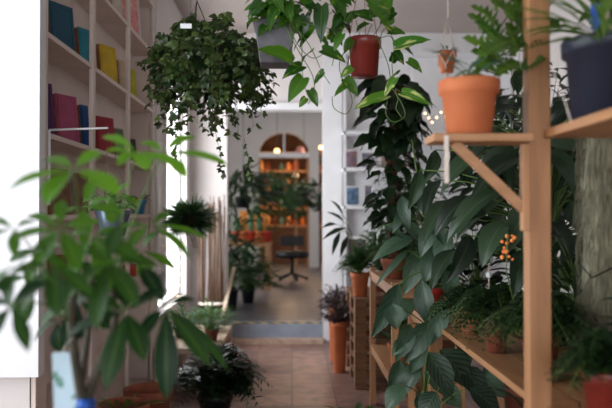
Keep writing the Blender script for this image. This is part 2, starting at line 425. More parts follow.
# ================================================================== BUILT-IN BOOKCASE LEFT
bc = thing('bookcase', 'tall built-in putty-painted bookcase holding colourful books along the left wall', 'bookcase', (-1.28, 4.25, 0))
ups = [3.03, 3.80, 4.62, 5.44]
for y in ups: MB().box(-1.122, -1.10, y-.026 if y > 3.1 else 2.955, y+.026 if y > 3.1 else 3.085, 0.08, 3.085).build('upright', M['cab'], bc, .003)
shelf_z = [.5, .94, 1.39, 1.765, 2.222, 2.68]
for z in shelf_z: MB().box(-1.285, -1.105, 3.025, 5.445, z-.024, z).build('shelf', M['cab'], bc)
MB().box(-1.3, -1.286, 3.021, 5.5, 0.0, 3.085).build('back_panel', M['cab'], bc)
MB().box(-1.285, -1.105, 3.021, 5.5, 3.04, 3.085).build('top_panel', M['cab'], bc)
MB().box(-1.285, -1.101, 3.03, 5.44, 0, .08).build('plinth', M['cab'], bc)
MB().box(-1.285, -1.146, 5.45, 5.5, 0.08, 3.04).build('side_panel', M['cab'], bc)

def book(xl, xr, z, h, colr, label, cat='book', thick=.034, a=26, xf=-1.13, lean=6, group='books facing out on the left bookcase'):
    """xl,xr image columns of the front cover; stands at the front of the shelf z"""
    yr = 680 * -xf / (292 - xr)
    ar = R(a); n = V((math.cos(ar), -math.sin(ar), 0)); d = V((math.sin(ar), math.cos(ar), 0))
    # width so that the near edge falls on column xl
    k = (292 - xl) / 680
    pr = V((xf, yr, 0)); w = (k*pr.y + pr.x) / (k*d.y - (-d.x) * -1 + 0) if False else None
    # solve (pr - d*w): -x = k*y  ->  -(xf - d.x w) = k (yr - d.y w)
    w = (k*yr + xf) / (d.x + k*d.y); w = max(.06, min(.22, w))
    p0 = pr - d*w
    c = (p0 + pr)/2; c.z = z + .005
    t = thing('book', label, cat, c, group)
    rt = Matrix(((d.x, n.x, 0), (d.y, n.y, 0), (0, 0, 1))) @ Matrix.Rotation(R(lean), 3, 'X')
    def bx(x0, x1, y0, y1, z0, z1):
        mb = MB(); mb.box(x0, x1, y0, y1, z0, z1, None); mb.v = [c + rt @ p for p in mb.v]; return mb
    cm = simple('cover_' + label.split()[0], colr, tuple(int(q*.85) for q in colr), .6, 12)
    o = bx(-w/2, w/2, -.004, 0, .001, h); o2 = bx(-w/2, w/2, -thick, -thick+.004, .001, h)
    o.v += o2.v; o.f += [[i+8 for i in f] for f in o2.f]; o.a += o2.a; o.sm += o2.sm
    o.build('cover', cm, t)
    fr = MB()
    for q in ((-w/2+.012, w/2-.012, 0, .003, .012, .02), (-w/2+.012, w/2-.012, 0, .003, h-.02, h-.012), (-w/2+.012, -w/2+.02, 0, .003, .02, h-.02), (w/2-.02, w/2-.012, 0, .003, .02, h-.02)):
        fr.v, fr.f, fr.a, fr.sm = fr.v, fr.f, fr.a, fr.sm
        b = bx(*q); k0 = len(fr.v); fr.v += b.v; fr.f += [[i+k0 for i in f] for f in b.f]; fr.a += b.a; fr.sm += b.sm
    fr.build('cover_border', cm, t)
    bx(-w/2-.004, w/2-.004, -thick+.004, -.004, .004, h-.004).build('pages', M['page'], t)
zA, zB, zT, zC, zDd = 2.222, 1.765, 2.68, 1.39, .94
book(53, 77, zA, .25, (24, 80, 102), 'dark teal book facing out, left end of the upper shelf')
book(82, 97, zA, .225, (34, 134, 150), 'light teal book next to the dark teal one on the upper shelf')
book(103, 119, zA, .25, (206, 172, 28), 'yellow book facing out in the middle of the upper shelf')
book(121, 128, zA, .22, (214, 190, 160), 'cream book right of the yellow book on the upper shelf')
book(132, 138, zA, .22, (190, 184, 40), 'lime yellow book at the right end of the upper shelf')
book(50, 57, zB, .25, (88, 40, 96), 'purple book at the left end of the lower book shelf')
book(60, 81, zB, .25, (168, 74, 108), 'large dusty pink book on the lower book shelf')
book(84, 92, zB, .235, (24, 74, 128), 'deep blue book beside the bookcase upright, lower book shelf')
book(99, 117, zB, .24, (158, 20, 44), 'crimson book in the middle of the lower book shelf')
book(118, 126, zB, .2, (130, 146, 116), 'sage green book right of the crimson one')
book(132, 138, zB, .17, (28, 26, 30), 'small black book at the right end of the lower book shelf')
book(101, 112, zT, .2, (196, 140, 132), 'pale pink book on the topmost visible shelf')
book(114, 124, zT, .22, (208, 196, 180), 'off-white book on the topmost visible shelf')
# red print leaning on the top shelf
def framed(name, label, cat, c, w, h, d, n, fm, pm, lean=8, group=None, fw=.012, th=.015):
    d = V(d).normalized(); n = V(n).normalized(); c = V(c)
    t = thing(name, label, cat, c, group)
    rt = Matrix(((d.x, n.x, 0), (d.y, n.y, 0), (0, 0, 1))) @ Matrix.Rotation(R(lean), 3, 'X')
    mb = MB()
    for q in ((-w/2, w/2, -th, 0, 0, fw), (-w/2, w/2, -th, 0, h-fw, h), (-w/2, -w/2+fw, -th, 0, fw, h-fw), (w/2-fw, w/2, -th, 0, fw, h-fw)): mb.box(*q)
    mb.v = [c + rt @ p for p in mb.v]; mb.build('frame', fm, t)
    m2 = MB().box(-w/2+fw, w/2-fw, -th+.002, -.006, fw, h-fw); m2.v = [c + rt @ p for p in m2.v]; m2.build('print', pm, t)
    return t
redp = simple('coral_print', (206, 70, 76), (236, 190, 180), .6, 45)
framed('art_print', 'coral red patterned print standing on the top shelf of the bookcase', 'print', (-1.175, 5.0, 2.682), .26, .4, (.34, .94, 0), (.94, -.34, 0), M['white'], redp, 5)
sepia = simple('sepia_print', (150, 110, 76), (84, 60, 44), .7, 25)
for i, (yy, zz, lb) in enumerate(((3.55, 1.391, 'brown framed sepia picture at the left of the eye-level shelf'), (4.02, 1.391, 'brown framed sepia picture near the middle of the eye-level shelf'), (3.6, .941, 'brown framed sepia picture on the shelf behind the money tree'))):
    framed('framed_picture', lb, 'picture', (-1.2, yy, zz+.001), .2, .24, (.25, .97, 0), (.97, -.25, 0), M['page'], sepia, 5, 'sepia pictures in the bookcase')
# shelf plants in bookcase
def small_plant(label, c, rt, h, pm, kind='bushy', lm=None, H=.12, Rr=.08, n=26, L=.06, w=.02, shape='lance', name='potted_plant', group=None, cat='plant', **k):
    t = thing(name, label, cat, c, group)
    round_pot(t, c, rt, h, pm)
    b = (c[0], c[1], c[2] + h - .02)
    if kind == 'bushy': bushy(t, b, H, Rr, n, L, w, shape, lm or M['fern'], **k)
    else: ferny(t, b, H, Rr, n, lm or M['fern'], **k)
    return t
yA = 4.75
small_plant('small yellow pot with yellow-green leaves on the eye-level shelf', (-1.175, 4.83, 1.391), .035, .07, M['yellowpot'], lm=M['yleaf'], H=.07, Rr=.05, n=16, L=.08, w=.026)
small_plant('turquoise pot with a leafy plant at the right end of the eye-level shelf', (-1.165, 5.2, 1.391), .055, .11, M['bluepot'], lm=M['bigdark'], H=.05, Rr=.05, n=14, L=.08, w=.03)
wc = thing('watering_can', 'small red enamel watering can on the lower bookcase shelf', 'watering can', (-1.18, 4.98, .941))
MB().lathe((-1.18, 4.98, 0), [(.05, .941), (.052, 1.02), (.046, 1.03), (.02, 1.034)], 20).build('body', M['redpot2'], wc)
MB().tube([(-1.18, 4.935, .96), (-1.17, 4.87, 1.01), (-1.165, 4.85, 1.05)], .009, .006, 8).build('spout', M['redpot2'], wc)
MB().tube(bez((-1.18, 5.02, .96), (-1.18, 5.12, 1.05), (-1.18, 5.0, 1.03), 8), .005, .005, 6).build('handle', M['redpot2'], wc)

# white bracket with hanging pot
br = thing('wall_bracket', 'thin white metal bracket fixed to the first bookcase upright', 'bracket', (-1.09, 3.0, 1.6))
YB = 3.07; a0 = P(49, 205, YB); a1 = P(49, 130, YB); a2 = P(108, 128, YB)
m = MB(); m.tube([a0, a1], .007, .007, 8); m.tube([a1, a2], .005, .005, 8); m.box(-1.099, a0.x+.003, YB-.01, YB+.01, a0.z, a0.z+.05); m.build('rod', M['wwire'], br)
hp = P(113, 236, YB)
t = thing('hanging_plant', 'steel blue pot with a small variegated plant hanging from the white bracket', 'plant', (hp.x, hp.y, hp.z))
round_pot(t, hp, .078, .115, M['steel'], rim=False, taper=.7)
mb = MB()
for k in range(3):
    an = 2*math.pi*k/3 + .3
    mb.tube([a2 + V((0, 0, -.004)), (hp.x + .076*math.cos(an), hp.y + .076*math.sin(an), hp.z+.113)], .0012, .0012, 5)
mb.build('hanging_wire', M['wire'], t)
bushy(t, (hp.x-.03, hp.y, hp.z+.095), .13, .12, 60, .05, .04, 'heart', M['mint'], droop=.5)

# ================================================================== MONEY TREE (foreground left)
base = P(84, 436, 1.55)
mt = thing('money_tree', 'large money tree with splayed palmate leaves in the left foreground', 'plant', (base.x, base.y, .62))
round_pot(mt, (base.x, base.y, .62), .14, .26, M['terra'])
st = thing('plant_stand', 'wooden stand carrying the money tree below the frame', 'stand', (base.x, base.y, 0))
MB().lathe((base.x, base.y, 0), [(.17, .58), (.18, .585), (.18, .605), (.17, .61), (.01, .61)]).build('top', M['wood'], st)
for k in range(4):
    an = k*math.pi/2 + .6
    MB().tube([(base.x+.11*math.cos(an), base.y+.11*math.sin(an), .581), (base.x+.17*math.cos(an), base.y+.17*math.sin(an), 0.0)], .016, .013, 10).build('leg', M['wood'], st)
tk = MB(); pet = MB(); fl = MB()
bz = V((base.x, base.y, .85))
def pline(l, Y): return [P(x, y, Y) for x, y in l]
t1 = [bz] + pline([(83, 400), (76, 365), (71, 325), (74, 285), (80, 262)], 1.55)
t2 = [bz + V((.015, 0, 0))] + pline([(88, 398), (97, 372), (108, 345), (116, 318), (112, 285)], 1.56)
t3 = [bz + V((-.015, .01, 0))] + pline([(79, 398), (84, 360), (90, 320), (92, 280)], 1.6)
tk.tube(t1, .014, .007, 10); tk.tube(t2, .012, .006, 10); tk.tube(t3, .011, .006, 10)
tk.build('trunk', M['trunk'], mt)
clusters = [ # hub, depth, trunk point, tips (x,y,width px, dY)
 ((74,169), 1.35, (80,262), [(8,190,22,-.05),(46,205,27,-.06),(118,196,28,-.04),(102,152,18,.05),(44,160,18,.05)]),
 ((136,151), 1.5, (112,285), [(102,137,13,.05),(106,152,12,-.05),(147,171,18,-.06),(188,175,18,-.03),(118,166,12,-.07)]),
 ((164,152), 1.6, (112,285), [(196,137,15,.08),(230,166,16,-.02),(186,178,14,-.06),(140,143,12,.05)]),
 ((60,228), 1.4, (80,262), [(6,242,18,0),(36,268,26,-.05),(80,272,22,-.05),(100,222,20,.04),(26,216,16,.05),(62,200,16,.06)]),
 ((14,228), 1.35, (71,325), [(-22,246,14,0),(15,258,14,-.05),(-10,222,12,.05),(36,222,12,.05)]),
 ((92,236), 1.5, (92,280), [(142,262,22,-.04),(128,232,20,.05),(112,290,24,-.06),(70,282,22,-.05),(66,236,18,.06)]),
 ((150,225), 1.6, (92,280), [(190,258,13,-.04),(208,240,11,.03),(112,232,14,.03),(170,212,10,.05),(128,250,14,-.06)]),
 ((126,312), 1.45, (116,318), [(66,338,22,-.02),(105,390,26,-.07),(144,362,26,-.06),(124,270,24,.06),(168,290,20,.03),(78,292,20,.05)]),
 ((166,306), 1.5, (116,318), [(166,400,28,-.05),(210,366,24,-.04),(228,370,16,0),(196,300,16,.06),(142,268,22,.06),(140,340,18,-.06)]),
 ((108,262), 1.45, (92,280), [(66,300,24,-.05),(96,330,26,-.06),(138,308,24,-.05),(158,266,20,.03),(120,226,22,.06),(76,246,18,.05)]),
 ((54,264), 1.35, (71,325), [(12,274,20,-.03),(22,312,24,-.05),(58,318,24,-.06),(92,296,20,-.02),(42,238,16,.05)]),
 ((12,306), 1.25, (71,325), [(-36,300,22,0),(-16,344,24,-.04),(28,352,18,-.05),(48,282,22,.03),(4,274,20,.05)]),
 ((30,276), 1.5, (71,325), [(-8,292,20,0),(20,330,24,-.04),(64,292,20,.0)]),
 ((84,206), 1.6, (80,262), [(46,224,18,0),(84,244,20,-.05),(124,214,18,0),(96,178,16,.05)]),
 ((78,300), 1.6, (74,285), [(40,326,22,0),(70,350,24,-.05),(110,330,20,0),(110,282,18,.05),(50,280,18,.04)]),
]
clusters += [
 ((40,250), 1.62, (80,262), [(8,262,18,0),(30,290,20,0),(66,276,20,0),(56,232,14,0)]),
 ((100,284), 1.65, (112,285), [(74,312,20,0),(104,330,22,0),(130,306,20,0),(126,268,18,0),(82,262,16,0)]),
 ((140,250), 1.68, (112,285), [(112,268,16,0),(146,282,18,0),(176,270,14,0),(158,232,12,0)]),
 ((58,320), 1.66, (71,325), [(34,342,18,0),(60,352,20,0),(90,340,18,0),(80,304,16,0)]),
 ((112,196), 1.66, (92,280), [(88,208,12,0),(112,224,16,0),(140,206,12,0),(132,184,10,0)]),
 ((18,262), 1.2, (71,325), [(-14,300,24,0),(12,312,26,0),(56,286,26,.1),(50,250,18,.1)]),
]
for (hx, hy), Y, (tx, ty), tips in clusters:
    hub = P(hx, hy, Y); tp = P(tx, ty, 1.57); mid = (hub+tp)/2 + V((0, 0, .05))
    pet.tube(bez(tp, mid, hub, 7), .0026, .0015, 6)
    for (x, y, w, dy) in tips:
        tip = P(x, y, Y+dy); wd = w/680*Y*(1.05 if hy < 200 else .86); lit_tone = min(1, max(0, .95 - (hy-150)/165 + U(-.15, .15)))  # leaf colour carries painted light: bright upper clusters, shaded lower ones, slight random spread
        d = (tip-hub).normalized()
        leaf(fl, hub + d*.006, tip, V((U(-.25,.25), U(-.75,-.35), 1)), wd, 'ellip', U(.08,.2), U(.15,.35), lit_tone, 5, .02)
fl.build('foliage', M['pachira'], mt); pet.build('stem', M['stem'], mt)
MB().tube([P(76, 406, 1.53), P(90, 404, 1.53)], .012, .012, 10).build('tie', M['blue'], mt)
MB().lathe((P(83,404,1.555).x, P(83,404,1.555).y, P(83,404,1.555).z-.012), [(.024, 0), (.027, .004), (.027, .02), (.024, .024)], 16).build('blue_band', M['blue'], mt)
def cardm():
    m, nt, out = newmat('plant_card'); b = nt.nodes.new('ShaderNodeBsdfPrincipled')
    n = noise_n(nt, 26, None, (1, 1, 1), 2)
    f = math_n(nt, 'GREATER_THAN', n, .64)
    nt.links.new(mix_n(nt, f, srgb((196, 224, 238)), srgb((96, 150, 136))), b.inputs['Base Color']); b.inputs['Roughness'].default_value = .4
    nt.links.new(b.outputs[0], out.inputs[0]); return m
q = [P(52, 353, 1.44), P(69, 352, 1.45), P(77, 408, 1.45), P(54, 412, 1.44)]
th = V((0, .002, 0)); mb = MB().add(q + [p+th for p in q], [(3,2,1,0),(4,5,6,7),(0,1,5,4),(1,2,6,5),(2,3,7,6),(3,0,4,7)])
mb.build('label_card', cardm(), mt)
MB().tube([P(62, 354, 1.445), P(66, 344, 1.5), P(73, 338, 1.54)], .001, .001, 4).build('string', M['rope'], mt)

# ================================================================== HANGING GRAPE IVY
ip = P(200, 88, 3.4)
iv = thing('hanging_ivy', 'bushy grape ivy trailing from a dark blue pot hung from the ceiling', 'plant', ip)
round_pot(iv, ip, .10, .16, M['dblue'], rim=True, taper=.8)
top = P(197, 1, 3.4)
wr = MB()
for k in range(3):
    an = 2*math.pi*k/3
    wr.tube([top, (ip.x+.1*math.cos(an), ip.y+.1*math.sin(an), ip.z+.158)], .0022, .0022, 5)
wr.tube([top, (top.x, top.y, ZC)], .0022, .0022, 5); wr.tube([top, P(187, 22, 3.12)], .0008, .0008, 4); wr.build('hanging_wire', M['wire'], iv)
MB().box(-.026, .026, -.001, .001, -.011, .011, Matrix.Translation(P(186, 26, 3.12))).build('label_tag', M['paper'], iv)
fb = MB(); sb = MB()
def trefoil(mb, p, d, s, up, shape='ivy'):
    d = V(d).normalized(); u = V(up)
    sd = d.cross(u); sd = sd.normalized() if sd.length > .05 else V((1, 0, 0))
    r = min(1, max(0, random.gauss(.4, .25)))
    for a, k in ((0, 1.), (-.95, .8), (.95, .8)):
        e = (d*math.cos(a) + sd*math.sin(a)).normalized()
        leaf(mb, p, p + e*s*k, u, s*k*.72, shape, U(.05,.2), .25, r, 3)
org = V((ip.x + .03, ip.y, ip.z + .13))
for i in range(118):
    an = U(0, 2*math.pi); ext = U(.08, .34); drop = U(-.37, .06); rise = U(.02, .17)
    if math.cos(an) < 0 and ext > .3: ext = .3
    if i >= 106: drop = U(.0, .14); rise = U(.12, .34); ext = U(.04, .2)
    c = V((math.cos(an), math.sin(an), 0))
    end = org + c*ext + V((0, 0, drop*(1 - .45*max(0, ext-.2)/.13)))
    pts = bez(org + c*.04, org + c*ext*.85 + V((0, 0, rise)), end, 14)
    sb.tube(pts, .0018, .001, 4)
    for j in range(1, 14):
        for q in range(2):
            p = pts[j]; o = (c*U(0, 1) + rdir(-.5, .5)*.9 + V((0, 0, -.5))).normalized()
            s = U(.034, .066) * (1 if j < 12 else .7)
            pp = p + rdir()*.04
            sb.tube([p, pp], .0009, .0007, 3)
            trefoil(fb, pp, o, s, (c*.6 + V((0, -.5, .5)) + rdir()*.5))
for (x0, y0, x1, y1) in ((244,158,250,176),(215,150,222,174),(176,140,174,158)):
    pts = bez(P(x0, y0-20, 3.38), P((x0+x1)/2+4, (y0+y1)/2, 3.36), P(x1, y1, 3.38), 8); sb.tube(pts, .0014, .0008, 4)
    for j in range(1, 8): trefoil(fb, pts[j], rdir(-.9, 0), U(.025, .04), (0, -1, .6))
fb.build('foliage', M['ivy'], iv); sb.build('stem', M['stemd'], iv)

# ================================================================== HANGING POTHOS IN GREY POT
YG = 2.7
g0 = P(275, 66, YG); g1 = P(274, 25, YG)
gp = thing('hanging_pothos', 'trailing pothos in a square grey zinc pot hanging near the ceiling', 'plant', g0)
mb = MB().quadbox((g0.x, YG, g0.z, .058), (g0.x, YG, g1.z, .08)); mb.box(g0.x-.084, g0.x+.084, YG-.084, YG+.084, g1.z-.012, g1.z+.002); gpot = mb.build('pot', M['zinc'], gp, .004)
MB().box(g0.x-.07, g0.x+.07, YG-.07, YG+.07, g1.z+.002, g1.z+.006).build('soil', M['soil'], gpot)
mb = MB()
hk = V((g0.x, YG, g1.z+.42))
for sx in (-1, 1):
    for sy in (-1, 1): mb.tube([(g0.x+sx*.078, YG+sy*.078, g1.z), hk], .0015, .0015, 4)
mb.tube([hk, (hk.x, hk.y, ZC)], .002, .002, 5); mb.build('hanging_wire', M['wire'], gp)
fb = MB(); sb = MB()
def pl(mb, b, t, w, Y, dY=0, r=None, shape='heart', up=None, bend=.15, cols=5, fold=.25):
    leaf(mb, P(b[0], b[1], Y), P(t[0], t[1], Y+dY), up or V((U(-.2,.2), -.9, .6)), w/680*Y, shape, bend, fold, r, cols, .03)
def vine(sb, l, Y, r=.002, dY=0):
    pts = [P(x, y, Y + dY*i/len(l)) for i, (x, y) in enumerate(l)]
    out = []
    for i in range(len(pts)-1):
        a = pts[max(0,i-1)]; b = pts[i]; c = pts[i+1]; d = pts[min(len(pts)-1, i+2)]
        for k in range(4):
            t = k/4; out.append(.5*((2*b)+(c-a)*t+(2*a-5*b+4*c-d)*t*t+(3*b-a-3*c+d)*t**3))
    out.append(pts[-1]); sb.tube(out, r, r*.8, 5); return out
G = [((293,62),(256,50),24,-.1),((280,2),(268,34),15,-.05),((322,6),(321,44),16,0),((300,1),(320,12),14,0),((334,4),(349,7),13,0),((302,66),(282,79),14,-.03),
     ((303,78),(288,103),17,-.03),((310,90),(318,107),10,0),((306,98),(299,108),8,0),((331,28),(342,46),15,.05),((322,50),(346,63),16,0),((262,2),(248,20),14,0),
     ((268,14),(246,17),12,.05),((286,4),(292,24),14,-.1),((296,8),(282,26),14,0),((306,16),(300,40),13,.05),((314,26),(300,48),12,.06),((318,34),(330,58),12,.1),((282,-4),(262,8),15,0),
     ((300,-6),(312,14),14,0),((272,-6),(284,14),14,-.1),((330,14),(318,26),11,.1),((342,34),(334,52),10,0),((312,52),(302,64),11,.1),((324,72),(314,86),10,.05),((290,20),(276,30),12,-.1),((256,10),(270,22),11,.1),((306,36),(294,52),12,.1),((340,-4),(352,6),12,0)]
for i in range(22):
    x = U(252, 345); y = U(-6, 26); an = U(.2, 2.9); l = U(12, 22); G.append(((x, y), (x + l*math.cos(an), y + l*math.sin(an)), l*U(.55,.75), U(-.1,.15)))
for b, t_, w, dy in G: pl(fb, b, t_, w, YG-.08, dy)
for i in range(26):
    an = U(0, 6.28); c = V((math.cos(an), math.sin(an), 0)); p = V((g0.x, YG, g1.z)) + c*U(.0,.07) + V((0,0,U(.03,.12)))
    sb.tube([V((g0.x, YG, g1.z)) + c*.03, p], .002, .0015, 4); leaf(fb, p, p + (c + V((0,0,U(-.6,.5)))).normalized()*U(.05,.085), c*.4+V((0,-.3,1)), U(.035,.055), 'heart', .2, .25, None, 5)
for l in ([(290,22),(301,36),(302,60),(303,78),(308,96),(317,106)], [(292,24),(306,40),(316,58),(322,72),(330,84)], [(294,20),(318,26),(330,30),(336,44),(332,66)], [(290,22),(296,42),(312,58),(326,52)], [(286,22),(296,10),(320,6),(334,4)], [(284,24),(298,50),(312,74),(314,90),(308,104)], [(290,24),(293,62)]):
    vine(sb, l, YG-.08, .002)
fb.build('foliage', M['pothos'], gp); sb.build('stem', M['stem'], gp)

# ================================================================== HANGING POTHOS IN RED POT
YR = 2.8
r0 = P(364, 77, YR); r1 = P(365, 39, YR)
rp = thing('hanging_pothos', 'variegated pothos spilling from a round red-brown plastic pot on wires', 'plant', r0)
round_pot(rp, r0, .0715, r1.z - r0.z, M['redpot'], rim=True, taper=.8)
mb = MB(); hk = V((r0.x, YR, r1.z+.36))
for k in range(3):
    an = 2*math.pi*k/3 + .5; mb.tube([(r0.x+.07*math.cos(an), YR+.07*math.sin(an), r1.z-.004), hk], .0016, .0016, 4)
mb.tube([hk, (hk.x, hk.y, ZC)], .002, .002, 5); mb.build('hanging_wire', M['redpot'], rp)
fb = MB(); sb = MB(); fv = MB()
for b, t_, w, dy in [((390,26),(366,5),26,-.05),((388,32),(406,34),13,0),((394,52),(404,65),11,0),((408,61),(422,73),12,0),((345,79),(358,97),13,0),((343,26),(356,10),12,.03),((357,32),(370,24),16,-.06),((348,84),(334,97),9,0),
                     ((372,18),(352,14),16,0),((380,14),(392,-4),16,.05),((360,14),(346,24),12,.05),((392,62),(400,48),9,.05),((352,40),(344,54),11,.03),((398,74),(388,84),11,.1),((376,6),(360,-8),14,0),((404,48),(414,58),8,.05),((382,10),(366,20),18,0),((395,12),(380,24),15,.03)]: pl(fb, b, t_, w, YR-.06, dy)
for b, t_, w, dy in [((396,47),(432,40),17,-.03),((402,93),(431,106),14,-.05),((386,96),(354,110),14,-.04),((330,40),(346,24),13,0),((395,78),(384,98),9,0),((352,68),(340,78),9,0)]: pl(fv, b, t_, w, YR-.07, dy)
for l in ([(375,40),(390,36),(394,48),(392,66),(396,92),(402,104),(405,116),(394,122),(386,114),(388,98)], [(378,40),(388,64),(392,84),(402,93)], [(354,42),(348,62),(345,80),(350,92),(352,104),(346,114),(334,108),(332,96)], [(352,42),(340,60),(342,78),(352,88)], [(380,38),(386,28),(396,44)], [(392,88),(398,98),(396,108),(402,118)], [(372,38),(384,20)],[(366,38),(372,24)],[(360,38),(356,20)]):
    vine(sb, l, YR-.06, .0021)
fb.build('foliage', M['pothos'], rp); fv.build('variegated_foliage', M['pothosv'], rp); sb.build('stem', M['stem'], rp)

# ================================================================== MACRAME HANGING POT
YM = 5.5
m0 = P(447, 73, YM); m1 = P(447, 52, YM)
mp_ = thing('macrame_planter', 'terracotta pot slung in a white macrame hanger near the back wall', 'planter', m0)
round_pot(mp_, m0, .078, m1.z-m0.z, M['terra'], rim=True, taper=.65)
mb = MB(); kn = P(448, 18, YM); tp = P(448, -6, YM)
mb.tube([kn, tp, (tp.x, tp.y, ZC)], .006, .006, 6)
for k in range(4):
    an = k*math.pi/2 + .4; an2 = an + math.pi/4
    e = V((m0.x+.085*math.cos(an), YM+.085*math.sin(an), m1.z)); f = V((m0.x+.075*math.cos(an2), YM+.075*math.sin(an2), m0.z+.05)); f2 = V((m0.x+.075*math.cos(an-math.pi/4), YM+.075*math.sin(an-math.pi/4), m0.z+.05))
    mb.tube([kn, e], .0055, .0055, 5); mb.tube([e, f], .0055, .0055, 5); mb.tube([e, f2], .0055, .0055, 5); mb.tube([f, (m0.x, YM, m0.z-.02)], .0055, .0055, 5)
mb.tube([(m0.x, YM, m0.z-.02), (m0.x, YM, m0.z-.14)], .012, .018, 6)
mb.build('rope_hanger', M['rope'], mp_)
bushy(mp_, (m0.x, YM, m1.z-.02), .05, .06, 20, .1, .02, 'lance', M['fern'], droop=.8)

# ================================================================== RHIPSALIS BALL + CANES
rh = P(190, 219, 5.6)
t = thing('hanging_fern', 'round bushy dark fern hanging in front of the bright side window', 'plant', rh)
MB().ball(rh + V((0, 0, -.02)), (.09, .09, .08), 14).build('moss_ball', M['coir'], t)
mb = MB()
for i in range(1300):
    d = rdir(-.75, 1); b = rh + d*.075; e = rh + V((d.x*.22, d.y*.22, d.z*.18)) * U(.6, 1.25) + V((0, 0, U(-.05, .02)))
    leaf(mb, b, e, rdir(), .012, 'strap', U(-.2,.3), .1, None, 3)
mb.build('foliage', M['fernd'], t)
MB().tube([rh, (rh.x, rh.y, ZC)], .002, .002, 5).build('hanging_wire', M['wire'], t)
mb = MB()
for i in range(26):
    a = rh + V((U(-.05,.05), U(-.05,.05), -.08)); mb.tube(bez(a, a+V((U(-.02,.08),0,-.1)), a+V((U(.0,.12), 0, U(-.3,-.15))), 5), .002, .001, 4)
mb.build('dried_roots', M['cane'], t)
cn = P(212, 320, 7.1); cn.z = 0
t = thing('bamboo_bundle', 'bundle of brown bamboo canes standing against the wall left of the doorway', 'canes', cn)
for i in range(56):
    mb = MB(); x = cn.x + U(-.13,.13); y = cn.y + U(-.07,.07)
    mb.tube([(x*1, y, .0), (x + U(-.04,.04), y+U(-.02,.05), U(1.15,1.6))], U(.005,.009), .005, 6)
    mb.build('cane', M['cane'], t)
MB().lathe((cn.x, cn.y, 0), [(.13,.45),(.145,.455),(.145,.47),(.13,.475)], 24).build('tie', M['rope'], t)
mb = MB(); q = [P(222, 318, 6.9), P(234, 268, 7.36)]; mb.tube([q[0], q[1]], .022, .022, 4); mb.tube([(q[0].x, q[0].y, 0), q[0]], .022, .022, 4); tag(mb.build('leaning_board', M['woodp']), 'pale narrow board leaning beside the doorway behind the low bench', 'board')
# ================================================================== LOW BENCH + PLANTS (left)
bx0, bx1, by0, by1, bz1 = -1.07, -.56, 5.3, 6.4, .35
t = thing('low_bench', 'low pale wooden bench under the side window', 'bench', ((bx0+bx1)/2, (by0+by1)/2, 0))
MB().box(bx0, bx1, by0, by1, bz1-.045, bz1).build('top', M['woodp'], t, .003)
for x in (bx0+.03, bx1-.03):
    for y in (by0+.03, by1-.03): MB().box(x-.025, x+.025, y-.025, y+.025, 0, bz1-.045).build('leg', M['woodp'], t)
small_plant('terracotta-potted grassy green plant at the near end of the low bench', (-.66, 5.62, bz1+.001), .06, .1, M['brownpot'], lm=M['fern'], H=.14, Rr=.13, n=110, L=.1, w=.016, zmin=0)
small_plant('bushy green plant on the far end of the low bench', (-.72, 6.1, bz1+.001), .08, .09, M['brownpot'], lm=M['fern'], H=.2, Rr=.2, n=150, L=.1, w=.02, zmin=0)
small_plant('green plant against the wall on the low bench', (-.93, 5.8, bz1+.001), .08, .1, M['blackpot'], lm=M['fernd'], H=.2, Rr=.12, n=90, L=.09, w=.02, zmin=0)
# palm on floor
pc = P(215, 408, 4.55); pc.z = 0; pc.x = -.51
t = thing('parlour_palm', 'dark feathery palm standing on the tiled floor by the bookcase', 'plant', pc)
round_pot(t, (pc.x, pc.y, 0), .12, .2, M['blackpot'])
ferny(t, (pc.x, pc.y, .17), .38, .38, 84, M['palm'], leaflet=.12, dens=15, droop=.35, lw=.24)
# empty terracotta pots
def empty_pot(label, c, r, h):
    t = thing('terracotta_pot', label, 'pot', c, 'wide terracotta pots by the bookcase')
    x, y, z = c
    MB().lathe((x, y, 0), [(r*.6, z), (r*.68, z+.004), (r*.92, z+h-.06), (r*1.0, z+h-.058), (r*1.02, z+h-.004), (r, z+h), (r*.93, z+h), (r*.88, z+h-.05), (r*.64, z+.02), (.01, z+.02)], 32).build('pot', M['terrad'], t)
    return t
c = P(148, 388, 3.9); empty_pot('wide empty terracotta pot on the floor, the farther of the pair', (c.x, c.y, 0), .135, c.z)
c = P(128, 403, 3.55); t = empty_pot('wide terracotta pot with a few green blades, nearer of the floor pair', (c.x-.02, c.y, 0), .13, c.z)
MB().lathe((c.x-.02, c.y, 0), [(.11, c.z-.07), (.112, c.z-.06), (.002, c.z-.055)]).build('soil', M['soil'], t)
bushy(t, (c.x-.02, c.y, c.z-.06), .07, .1, 16, .13, .014, 'lance', M['lobed'], droop=.2)
# ================================================================== RIGHT: PALLETS, TALL POTS
px0, px1 = .5, 1.3
def pallet(k, z, lb):
    t = thing('wooden_pallet', lb, 'pallet', ((px0+px1)/2, 5.85, z), 'stacked pallets on the right')
    for y in (5.45, 5.85, 6.25): MB().box(px0, px1, y-.045, y+.045, z, z+.018).build('bottom_board', M['woodd'], t)
    for x in (px0+.045, (px0+px1)/2, px1-.045):
        for y in (5.45, 5.85, 6.25): MB().box(x-.045, x+.045, y-.045, y+.045, z+.018, z+.10).build('block', M['woodd'], t)
    for i in range(7): MB().box(px0, px1, 5.40+i*.135, 5.40+i*.135+.09, z+.10, z+.119).build('top_board', M['woodd'], t)
for k, lb in enumerate(('weathered pallet lying on the floor at the bottom of the stack', 'second pallet from the floor in the right-hand stack', 'third pallet from the floor in the right-hand stack', 'third pallet from the top of the right-hand stack', 'second pallet from the top of the right-hand stack', 'topmost pallet under the terracotta pot')):
    pallet(k, k*.1205, lb)
ZP = .7235
